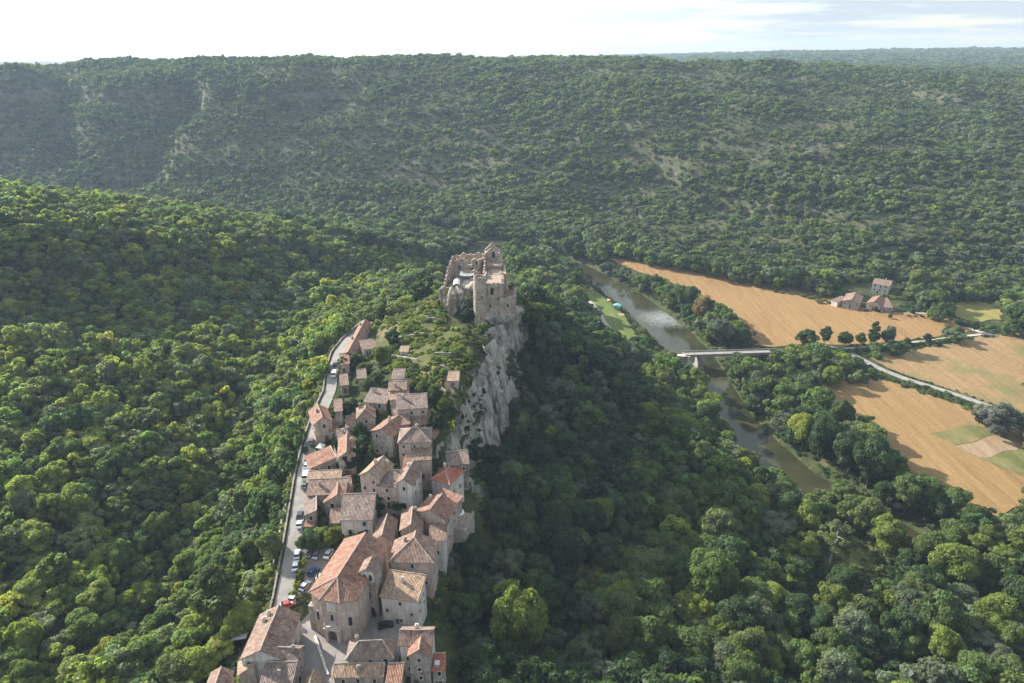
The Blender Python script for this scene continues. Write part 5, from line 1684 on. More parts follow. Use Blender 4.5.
# ------------------------------------------------------------------ trees
def crown_mesh(name, seed, R0, Hc, z0, nc, per, leaf, spread=0.8, clump=0.36, droop=0.25):
    """foliage as leaf clumps: each clump a shell of small leaf sprays, gaps between the clumps"""
    rg = np.random.default_rng(seed)
    C = []
    while len(C) < nc:
        p = rg.normal(size=3); p /= np.linalg.norm(p)
        r = rg.uniform(0.45, 1.0) ** 0.5 * spread
        q = p * r
        if q[2] < -0.75:
            continue
        C.append(q)
    C = np.array(C)
    lobes = 1 + 0.30 * np.sin(np.arctan2(C[:, 1], C[:, 0]) * 3 + seed) + rg.uniform(-0.2, 0.24, nc)
    C[:, :2] *= lobes[:, None] * (1 - 0.28 * np.clip(C[:, 2:3], 0, 1) ** 2)
    cr = rg.uniform(0.5, 1.2, nc) * clump
    ctr = C * np.array((R0, R0, Hc / 2)); ctr[:, 2] += z0 + Hc / 2
    N = nc * per
    d = rg.normal(size=(N, 3))
    out = np.repeat(C / (np.linalg.norm(C, axis=1)[:, None] + 1e-6), per, 0)
    d = d / np.linalg.norm(d, axis=1)[:, None] + out * 0.55 + np.array((0, 0, 0.35))
    d /= np.linalg.norm(d, axis=1)[:, None]
    rr = np.repeat(cr, per) * rg.uniform(0.72, 1.08, N)
    pos = np.repeat(ctr, per, 0) + d * rr[:, None] * np.array((R0, R0, R0 * 0.72))
    nrm = d + rg.normal(size=(N, 3)) * 0.55
    nrm[:, 2] += 0.15
    nrm /= np.linalg.norm(nrm, axis=1)[:, None]
    t = np.cross(nrm, rg.normal(size=(N, 3))); t /= np.linalg.norm(t, axis=1)[:, None]
    b = np.cross(nrm, t)
    s = (leaf * rg.uniform(0.6, 1.3, N))[:, None]
    v = np.stack([pos - t * s * 0.5 - b * s * 0.30, pos + t * s * 0.42 - b * s * 0.42, pos + t * s * 0.55 + b * s * 0.34, pos - t * s * 0.36 + b * s * 0.46], 1).reshape(-1, 3)
    me = bpy.data.meshes.new(name)
    me.vertices.add(N * 4); me.vertices.foreach_set("co", v.ravel())
    me.loops.add(N * 4); me.loops.foreach_set("vertex_index", np.arange(N * 4, dtype=np.int32))
    me.polygons.add(N)
    me.polygons.foreach_set("loop_start", np.arange(0, N * 4, 4, dtype=np.int32))
    me.polygons.foreach_set("loop_total", np.full(N, 4, dtype=np.int32))
    me.update(calc_edges=True)
    br = np.repeat(rg.uniform(0.72, 1.25, nc), per) * rg.uniform(0.85, 1.18, N)
    yl = np.repeat(rg.uniform(-0.07, 0.07, nc), per)
    col = np.stack([br * (1 + yl), br, br * (1 - yl), np.ones(N)], 1)
    ca = me.attributes.new("clump", "FLOAT_COLOR", "FACE")
    ca.data.foreach_set("color", col.astype(np.float32).ravel())
    me.materials.append(M["leaf"])
    return me


def trunk_mesh(name, seed, Hc, z0, R0, bark, nl=6):
    rng = random.Random(seed)
    mb = MB()
    p = Vector((0, 0, -1.5)); r = 0.034 * (z0 + Hc)
    for k in range(5):
        q = Vector((p.x + rng.uniform(-0.3, 0.3), p.y + rng.uniform(-0.3, 0.3), p.z + (z0 + Hc * 0.75 + 1.5) / 5))
        mb.tube(p, q, r, r * 0.78, 7)
        p = q; r *= 0.78
        if k >= 1:
            for _ in range(nl // 3):
                a = rng.uniform(0, 6.28)
                e = p + Vector((math.cos(a) * R0 * 0.6, math.sin(a) * R0 * 0.6, Hc * rng.uniform(0.12, 0.28)))
                mb.tube(p, e, r * 0.6, r * 0.18, 5)
    return mb.mesh(name, M[bark])


# crown forms are one unit... sizes are in metres at scale 1 (radius 4, crown height 7)
NEAR = []
for k in range(9):
    form = [(4.0, 7.0, 1.6), (4.2, 6.2, 1.4), (3.6, 8.6, 1.8), (4.4, 7.4, 1.2), (3.3, 9.5, 2.0), (4.0, 6.8, 1.4), (4.5, 7.8, 1.8), (3.8, 7.4, 1.4), (4.2, 8.2, 1.6)][k]
    NEAR.append((crown_mesh("crown", 100 + k, form[0], form[1], form[2], 52 + 4 * k, 190, 0.40), trunk_mesh("trunk", k, form[1], form[2], form[0], "bark")))
POPLAR = [(crown_mesh("crown", 150 + k, 2.9, 13.5, 1.8, 60, 110, 0.55, clump=0.42), trunk_mesh("trunk", 50 + k, 13.5, 1.8, 2.9, "bark")) for k in range(2)]
WISPY = (crown_mesh("crown", 170, 4.6, 8.5, 6.0, 34, 95, 0.42, spread=0.95, clump=0.26), trunk_mesh("trunk", 77, 8.5, 6.0, 4.6, "pale_bark", 9))
DOME = (crown_mesh("crown", 180, 4.6, 6.6, 0.2, 90, 120, 0.36, spread=0.86, clump=0.24), trunk_mesh("trunk", 80, 6.6, 0.6, 3.5, "bark"))
UMBRELLA = (crown_mesh("crown", 181, 4.4, 2.6, 5.5, 40, 110, 0.42, spread=0.9, clump=0.28), trunk_mesh("trunk", 81, 2.6, 5.5, 4.2, "bark", 9))
CYPRESS = (crown_mesh("crown", 182, 1.0, 8.0, 0.3, 40, 70, 0.35, clump=0.6), trunk_mesh("trunk", 82, 8.0, 0.3, 0.4, "bark"))
MID = [crown_mesh("crown", 200 + k, 4.0 + 0.2 * (k % 3), 6.4 + 0.6 * (k % 4), 0.6, 24 + k, 66, 0.70) for k in range(8)]
FAR = [crown_mesh("crown", 300 + k, 4.0, 5.6 + 0.5 * (k % 3), 0.0, 12 + k % 3, 26, 1.35, clump=0.46) for k in range(6)]
BUSH = [crown_mesh("crown", 400 + k, 4.0, 5.0, -0.6, 16, 44, 0.95, clump=0.44) for k in range(4)]

TINT = dict(mid=(0.107, 0.150, 0.050), deep=(0.066, 0.106, 0.044), lime=(0.168, 0.207, 0.052), olive=(0.134, 0.162, 0.067), grey=(0.136, 0.166, 0.110), yellow=(0.212, 0.228, 0.052), dark=(0.042, 0.073, 0.035), silver=(0.178, 0.187, 0.171), russet=(0.178, 0.124, 0.067))
TONE = dict(mid="mid green", deep="deep green", lime="bright lime green", olive="olive green", grey="grey green", yellow="yellow green", dark="very dark green", silver="silvery", russet="rusty brown green")
NAMES = list(TINT)

VIL = [(276, 612), (283, 560), (295, 490), (302, 450), (314, 412), (326, 390), (327, 366), (337, 345), (358, 326), (376, 322), (379, 345), (352, 365), (344, 385), (350, 400), (362, 388), (385, 386), (388, 368), (410, 368), (413, 388), (430, 395), (436, 402), (434, 425), (434, 440), (434, 462), (472, 460), (478, 470), (476, 532), (457, 545), (456, 600), (448, 622), (449, 683), (452, 860), (200, 860), (203, 668), (232, 660), (262, 612)]
CAS = [(441, 288), (447, 258), (478, 243), (500, 243), (504, 266), (517, 285), (522, 310), (519, 345), (524, 385), (500, 410), (497, 440), (482, 440), (450, 474), (438, 462), (446, 440), (468, 400), (478, 335), (474, 318), (463, 330), (443, 326)]
RIV1 = [(583, 272), (604, 281), (636, 297), (660, 312), (674, 330), (692, 347), (690, 352), (664, 344), (644, 328), (633, 312), (612, 292), (588, 279)]
RIV2 = [(689, 358), (712, 358), (718, 372), (722, 392), (736, 404), (728, 414), (716, 400), (702, 378), (692, 368)]
RIV3 = [(730, 420), (748, 428), (790, 454), (828, 484), (818, 493), (788, 476), (762, 458), (740, 446), (732, 430)]
RIV4 = [(910, 536), (928, 534), (930, 549), (914, 551)]
F_A = [(606, 257), (650, 266), (740, 283), (800, 292), (838, 306), (880, 316), (930, 320), (960, 328), (940, 335), (900, 340), (850, 343), (800, 343), (768, 345), (752, 330), (735, 312), (715, 300), (690, 287), (660, 278), (640, 273), (620, 267)]
F_B = [(880, 360), (910, 355), (960, 346), (1000, 336), (1030, 334), (1030, 414), (985, 402), (930, 382)]
F_C = [(824, 388), (850, 380), (880, 382), (925, 395), (975, 413), (1030, 445), (1030, 496), (1000, 514), (960, 492), (925, 478), (905, 462), (895, 440), (885, 425), (860, 412), (838, 404)]
BRG = [(690, 351), (782, 348), (782, 355), (722, 356), (718, 388), (709, 388), (708, 358), (690, 358)]
FRM = [(828, 290), (868, 280), (900, 279), (906, 312), (828, 306)]
RDE = [(834, 345), (850, 348), (905, 375), (1024, 414), (1024, 420), (900, 381), (845, 352)]
LWN = [(578, 283), (600, 292), (628, 318), (638, 340), (622, 338), (606, 318), (590, 300), (576, 290)]
GLD = [(836, 548), (868, 545), (872, 566), (840, 570)]
MDW = [(946, 302), (1003, 303), (1003, 323), (988, 334), (955, 324)]
TRK = [(820, 520), (836, 520), (834, 566), (822, 566)]
CLEAR = [VIL, CAS, RIV1, RIV2, RIV3, RIV4, F_A, F_B, F_C, BRG, FRM, RDE, LWN, GLD, TRK, MDW]
SCRUB = [(372, 336), (400, 300), (428, 276), (443, 290), (443, 326), (462, 332), (476, 320), (480, 340), (470, 400), (455, 425), (436, 400), (414, 380), (390, 366), (372, 360)]
CLIFF_TOP = [(p[0], p[1], 0) for p in TOP]
CLIFF_FOOT = [(p[0], p[1], 0) for p in FOOT]
FOOTLINE = [(-2000, 800), (-600, 770), (-330, 768), (-70, 738), (50, 655), (125, 588), (195, 545), (262, 512), (330, 488), (410, 474), (900, 470)]


def seen_blocked(x, y, h, r, hgt):
    """would this tree stand before something the photograph shows open?"""
    bad = np.zeros(len(x), bool)
    for dz, dr in ((0.25, 0), (0.6, -0.7), (0.6, 0.7), (0.95, 0), (0.05, 0)):
        px, py, _ = proj(x + r * dr, y, h + hgt * dz)
        for pl in CLEAR:
            bad |= in_poly(px, py, pl)
    return bad


def scatter(x0, x1, y0, y1, sp, seed):
    rg = np.random.default_rng(seed)
    gx, gy = np.meshgrid(np.arange(x0, x1, sp), np.arange(y0, y1, sp * 0.87))
    gx = gx + (np.arange(gx.shape[0]) % 2)[:, None] * sp / 2
    x = gx.ravel() + rg.uniform(-0.42, 0.42, gx.size) * sp
    y = gy.ravel() + rg.uniform(-0.42, 0.42, gx.size) * sp
    return x, y, rg


def in_view(x, y, z, m=0.16):
    px, py, d = proj(x, y, z)
    return (px > -1024 * m) & (px < 1024 * (1 + m)) & (py < 683 * (1 + m * 1.4)) & (py > -40) & (d > 20)


def choose_tint(rg, n, w):
    k = np.array(list(w)); p = np.array(list(w.values()), float); p /= p.sum()
    return k[rg.choice(len(k), n, p=p)]


ALL = []        # per batch: x, y, z, radius, height, tint, class


def keep_off(x, y, r):
    ok = ~in_poly(x, y, PLAZA) & (np.hypot(x + 46, y - 118) > 20)
    for road, hw in ((VILLAGE_ROAD, 3.4), (EAST_ROAD, 3.0), (FARM_TRACK, 2.4), (HEDGE_LANE, 2.0), (BANK_PATH, 2.4)):
        ok &= line_dist(x, y, road)[0] > hw + r * 0.45
    ok &= river_dist(x, y) > r * 0.35 + 0.5
    for (ox, oy, orad) in OBSTACLES:
        ok &= np.hypot(x - ox, y - oy) > orad * 0.85 + r * 0.55
    return ok


def spur_side(x, y):
    """positive on the cliff's far (right) side of its top edge"""
    tx = np.interp(y, [p[1] for p in reversed(TOP)], [p[0] for p in reversed(TOP)])
    fx = np.interp(y, [p[1] for p in reversed(FOOT)], [p[0] for p in reversed(FOOT)])
    return x - tx, x - fx


def near_forest():
    px_f = np.array(FOOTLINE)
    for zone, sp, rr, w, seed in (
        ("left", 6.3, (2.7, 4.7), dict(mid=5, deep=1.6, lime=3.6, olive=2.4, grey=2.2, yellow=1.2), 1),
        ("right", 7.0, (3.2, 5.6), dict(mid=2.4, deep=5, lime=0.5, olive=0.8, grey=1.6, dark=3.5), 2),  # deep and dark weights paint the slope's shade into the leaf colour
        ("low", 8.0, (3.8, 7.2), dict(mid=5, deep=3, lime=2.0, olive=1.6, grey=1.8, yellow=0.5), 3),
        ("behind", 8.0, (4.2, 7.0), dict(mid=4, deep=4, grey=3, olive=1), 4),
    ):
        x, y, rg = scatter(-560, 560, 55, 780, sp, seed)
        foot = np.interp(x, px_f[:, 0], px_f[:, 1])
        lx = np.interp(y, [100, 145, 200, 290, 311, 340, 420, 500], [-72, -66, -71, -76, -70, -45, -5, 30])
        s_top, s_foot = spur_side(x, y)
        back = y > 500 - 0.15 * x
        if zone == "left":
            m = (x < lx) & (y < foot) & ~((y > 540) & (x > -200))
        elif zone == "behind":
            m = (y < foot) & (y > 540 - 0.6 * np.maximum(x, 0)) & ((x > -200) | (y > 620)) & (x > -420) & (x < 95)
        else:
            m = (x >= lx) & (y < foot) & ~((y > 540 - 0.6 * np.maximum(x, 0)) & (x < 95))
        x, y = x[m], y[m]
        z = height(x, y)
        if zone in ("right", "low"):
            lowm = (z < 9.5) & (x > 25)
            k = lowm if zone == "low" else ~lowm
            x, y, z = x[k], y[k], z[k]
        m = in_view(x, y, z + 6)
        x, y, z = x[m], y[m], z[m]
        n = len(x)
        r = rr[0] + (rr[1] - rr[0]) * rg.random(n) ** 1.3
        r *= 0.82 + 0.5 * vnoise(x / 32, y / 32, seed + 90)
        st, sf = spur_side(x, y)
        if zone == "right":
            # nothing on the rock face; the spur top carries scrub, not trees
            face = (y > 178) & (y < 312) & (st > -3) & (sf < 0.4)
            topm = (y > 178) & (y < 330) & (st <= -3)
            k = ~face & ~topm
            x, y, z, r = x[k], y[k], z[k], r[k]
            rock = np.hypot((x + 13) / 17, (y - 306) / 15) > 1
            x, y, z, r = x[rock], y[rock], z[rock], r[rock]
        hh = r * rg.uniform(1.3, 2.35, len(x))
        ok = keep_off(x, y, r) & ~seen_blocked(x, y, z, r, hh)
        if zone == "left":
            # a few gaps
            ok &= fbm(x / 26, y / 26, 61, 3) > -0.36
        x, y, z, r, hh = (q[ok] for q in (x, y, z, r, hh))
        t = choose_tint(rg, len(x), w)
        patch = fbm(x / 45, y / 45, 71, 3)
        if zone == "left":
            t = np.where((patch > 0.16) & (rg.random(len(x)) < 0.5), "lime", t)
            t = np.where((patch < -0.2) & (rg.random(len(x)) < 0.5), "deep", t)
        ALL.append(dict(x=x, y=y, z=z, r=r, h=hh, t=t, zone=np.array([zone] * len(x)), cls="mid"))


def hill_forest():
    px_f = np.array(FOOTLINE)
    x, y, rg = scatter(-1150, 1250, 465, 1270, 6.6, 11)
    foot = np.interp(x, px_f[:, 0], px_f[:, 1])
    m = (y > foot) & (np.abs(x) < 0.92 * y + 110)
    x, y = x[m], y[m]
    z = height(x, y)
    m = in_view(x, y, z + 3)
    x, y, z = x[m], y[m], z[m]
    dens = fbm(x / 90, y / 60, 81, 4) + 0.7 * fbm(x / 22, y / 22, 83, 3) + 0.8 * fbm(x / 150, z / 9, 85, 3)
    wet = np.exp(-((y - np.interp(x, px_f[:, 0], px_f[:, 1])) / 60.0) ** 2)
    left = smooth(150, -350, x)
    keep = rg.random(len(x)) < np.clip(0.74 + dens * 1.7 + wet * 0.5 + left * 0.22, 0.18, 1)
    x, y, z, wet, dens = x[keep], y[keep], z[keep], wet[keep], dens[keep]
    n = len(x)
    r = (2.3 + 2.9 * rg.random(n) ** 1.6) * (0.95 + 0.9 * np.clip(dens, -0.2, 0.5)) + wet * 1.6
    hh = r * rg.uniform(1.1, 1.7, n)
    ok = ~seen_blocked(x, y, z, r, hh)
    x, y, z, r, hh, wet = (q[ok] for q in (x, y, z, r, hh, wet))
    lf = smooth(0, -350, x)
    r = r * (1 - 0.2 * lf)
    t = choose_tint(rg, len(x), dict(mid=4, deep=2.5, olive=2.6, grey=3.2, lime=0.7))
    t = np.where(rg.random(len(x)) < 0.55 * lf, "deep", t)  # shade of the hill's left part painted in as deeper leaf tints
    ALL.append(dict(x=x, y=y, z=z, r=r, h=hh, t=t, zone=np.array(["hill"] * len(x)), cls="far"))
    # low scrub of the clearings
    x, y, rg = scatter(-900, 1100, 470, 1180, 5.0, 14)
    foot = np.interp(x, px_f[:, 0], px_f[:, 1])
    m = (y > foot + 12) & (np.abs(x) < 0.88 * y + 60)
    x, y = x[m], y[m]
    z = height(x, y)
    dens = fbm(x / 90, y / 60, 81, 4) + 0.7 * fbm(x / 22, y / 22, 83, 3) + 0.8 * fbm(x / 150, z / 9, 85, 3)
    m = (dens < 0.0) & (rg.random(len(x)) < 0.62) & in_view(x, y, z + 2)
    x, y, z = x[m], y[m], z[m]
    r = rg.uniform(0.7, 1.8, len(x)); hh = r * rg.uniform(0.9, 1.4, len(x))
    ok = ~seen_blocked(x, y, z, r, hh)
    x, y, z, r, hh = (q[ok] for q in (x, y, z, r, hh))
    ALL.append(dict(x=x, y=y, z=z, r=r, h=hh, t=choose_tint(rg, len(x), dict(mid=2, olive=4, grey=3, deep=1)), zone=np.array(["hill"] * len(x)), cls="far"))
    x, y, rg = scatter(-2600, 2600, 1250, 2400, 14, 12)
    m = (np.abs(x) < 0.95 * y)
    x, y = x[m], y[m]; z = height(x, y)
    r = 3.2 + 4.2 * rg.random(len(x))
    ALL.append(dict(x=x, y=y, z=z, r=r, h=r * 1.1, t=choose_tint(rg, len(x), dict(mid=3, deep=3, olive=2.4, grey=3)), zone=np.array(["hill"] * len(x)), cls="far"))
    x, y, rg = scatter(-3900, 3900, 2400, 4100, 32, 13)
    m = (np.abs(x) < 0.93 * y)
    x, y = x[m], y[m]; z = height(x, y)
    r = 8 + 9 * rg.random(len(x))
    ALL.append(dict(x=x, y=y, z=z, r=r, h=r * 0.8, t=choose_tint(rg, len(x), dict(mid=3, deep=3, olive=2, grey=3)), zone=np.array(["hill"] * len(x)), cls="far"))


near_forest()
hill_forest()


def scatter_object(name, pts, protos, label):
    """one object of countless crowns: points carrying size, turn, form and leaf colour"""
    n = len(pts["x"])
    me = bpy.data.meshes.new(name)
    me.vertices.add(n)
    me.vertices.foreach_set("co", np.stack([pts["x"], pts["y"], pts["z"]], 1).astype(np.float32).ravel())
    rg = np.random.default_rng(len(name) + n)
    a = me.attributes.new("form", "INT", "POINT"); a.data.foreach_set("value", rg.integers(0, len(protos), n).astype(np.int32))
    rot = np.zeros((n, 3), np.float32); rot[:, 2] = rg.uniform(0, 6.283, n); rot[:, :2] = rg.normal(0, 0.06, (n, 2))
    a = me.attributes.new("turn", "FLOAT_VECTOR", "POINT"); a.data.foreach_set("vector", rot.ravel())
    sc = np.stack([pts["r"] / 4.0, pts["r"] / 4.0 * rg.uniform(0.85, 1.15, n), pts["h"] / 7.0], 1).astype(np.float32)
    a = me.attributes.new("size", "FLOAT_VECTOR", "POINT"); a.data.foreach_set("vector", sc.ravel())
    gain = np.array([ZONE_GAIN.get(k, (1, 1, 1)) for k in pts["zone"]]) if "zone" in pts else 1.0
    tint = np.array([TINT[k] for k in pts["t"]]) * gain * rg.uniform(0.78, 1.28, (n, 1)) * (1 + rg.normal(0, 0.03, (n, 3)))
    a = me.attributes.new("tint", "FLOAT_COLOR", "POINT"); a.data.foreach_set("color", np.concatenate([tint, np.ones((n, 1))], 1).astype(np.float32).ravel())
    me.update()
    o = link(bpy.data.objects.new(name, me))
    tag(o, label, kind="stuff")
    pc = bpy.data.collections.new(name + "_forms")
    for i, pm in enumerate(protos):
        pc.objects.link(bpy.data.objects.new("form_%02d" % i, pm))
    ng = bpy.data.node_groups.new(name + "_nodes", "GeometryNodeTree")
    ng.interface.new_socket("Geometry", in_out="INPUT", socket_type="NodeSocketGeometry")
    ng.interface.new_socket("Geometry", in_out="OUTPUT", socket_type="NodeSocketGeometry")
    gi, go = nd(ng, "NodeGroupInput"), nd(ng, "NodeGroupOutput")
    ci = nd(ng, "GeometryNodeCollectionInfo")
    ci.inputs["Collection"].default_value = pc
    ci.inputs["Separate Children"].default_value = True
    ci.inputs["Reset Children"].default_value = True
    ip = nd(ng, "GeometryNodeInstanceOnPoints")
    ip.inputs["Pick Instance"].default_value = True

    def attr(nm, typ):
        q = nd(ng, "GeometryNodeInputNamedAttribute", data_type=typ)
        q.inputs["Name"].default_value = nm
        return q.outputs["Attribute"]
    ng.links.new(gi.outputs[0], ip.inputs["Points"])
    ng.links.new(ci.outputs[0], ip.inputs["Instance"])
    ng.links.new(attr("form", "INT"), ip.inputs["Instance Index"])
    er = nd(ng, "FunctionNodeEulerToRotation")
    ng.links.new(attr("turn", "FLOAT_VECTOR"), er.inputs[0])
    ng.links.new(er.outputs[0], ip.inputs["Rotation"])
    ng.links.new(attr("size", "FLOAT_VECTOR"), ip.inputs["Scale"])
    ng.links.new(ip.outputs[0], go.inputs[0])
    o.modifiers.new("scatter", "NODES").node_group = ng
    return o


ZONE_GAIN = dict(left=(1.42, 1.36, 1.30), low=(1.10, 1.10, 1.05))     # sunlight painted into leaf colour: crowns of these zones lifted
TREES_GROUP = "single broadleaf trees of the valley"
ntree = [0]


def tree(x, y, z, r, h, tint, label, form=None, name="broadleaf_tree", cat="tree", group=TREES_GROUP, seed=0, gain=(1, 1, 1)):
    cm, tm = form if form else NEAR[seed % len(NEAR)]
    rng = random.Random(seed * 13 + 5)
    root = empty(name, (x, y, z), rng.uniform(0, 6.28))
    cz = max(v.co.z for v in (cm.vertices[0],)) if False else None
    bb = CROWN_BOX.setdefault(cm.name, None)
    if bb is None:
        co = np.empty(len(cm.vertices) * 3, np.float32); cm.vertices.foreach_get("co", co); co = co.reshape(-1, 3)
        bb = CROWN_BOX[cm.name] = (float(np.percentile(np.hypot(co[:, 0], co[:, 1]), 97)), float(np.percentile(co[:, 2], 99)))
    root.scale = (r / bb[0], r / bb[0] * rng.uniform(0.92, 1.08), h / bb[1])
    tag(root, label, cat, group)
    c = link(bpy.data.objects.new("crown", cm), root)
    k = rng.uniform(0.85, 1.2)
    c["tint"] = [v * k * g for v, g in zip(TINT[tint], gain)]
    link(bpy.data.objects.new("trunk", tm), root)
    ntree[0] += 1
    return root


CROWN_BOX = {}


def area_of(px, py):
    if px < 330 and py > 330:
        if px > 245:
            return "on the steep bank just below the village road"
        if py > 560:
            return "in the wooded hollow left of the long roofed house"
        if py > 470:
            return "in the creek valley left of the village road"
        return "in the forest across the creek from the village"
    if px < 440:
        return "on the wooded hill left of the castle"
    if 440 <= px < 620 and py > 560:
        return "on the shady slope below the broad hipped roof house"
    if px < 700 and py > 420:
        return "on the shaded slope between village cliff and river"
    if px < 700:
        return "on the slope between castle and river bank"
    if py > 560:
        return "in the riverside wood at the bottom right"
    if py > 440:
        return "by the lower river bend below the golden field"
    if px < 830:
        return "on the river bank near the road bridge"
    return "between the river and the fields"


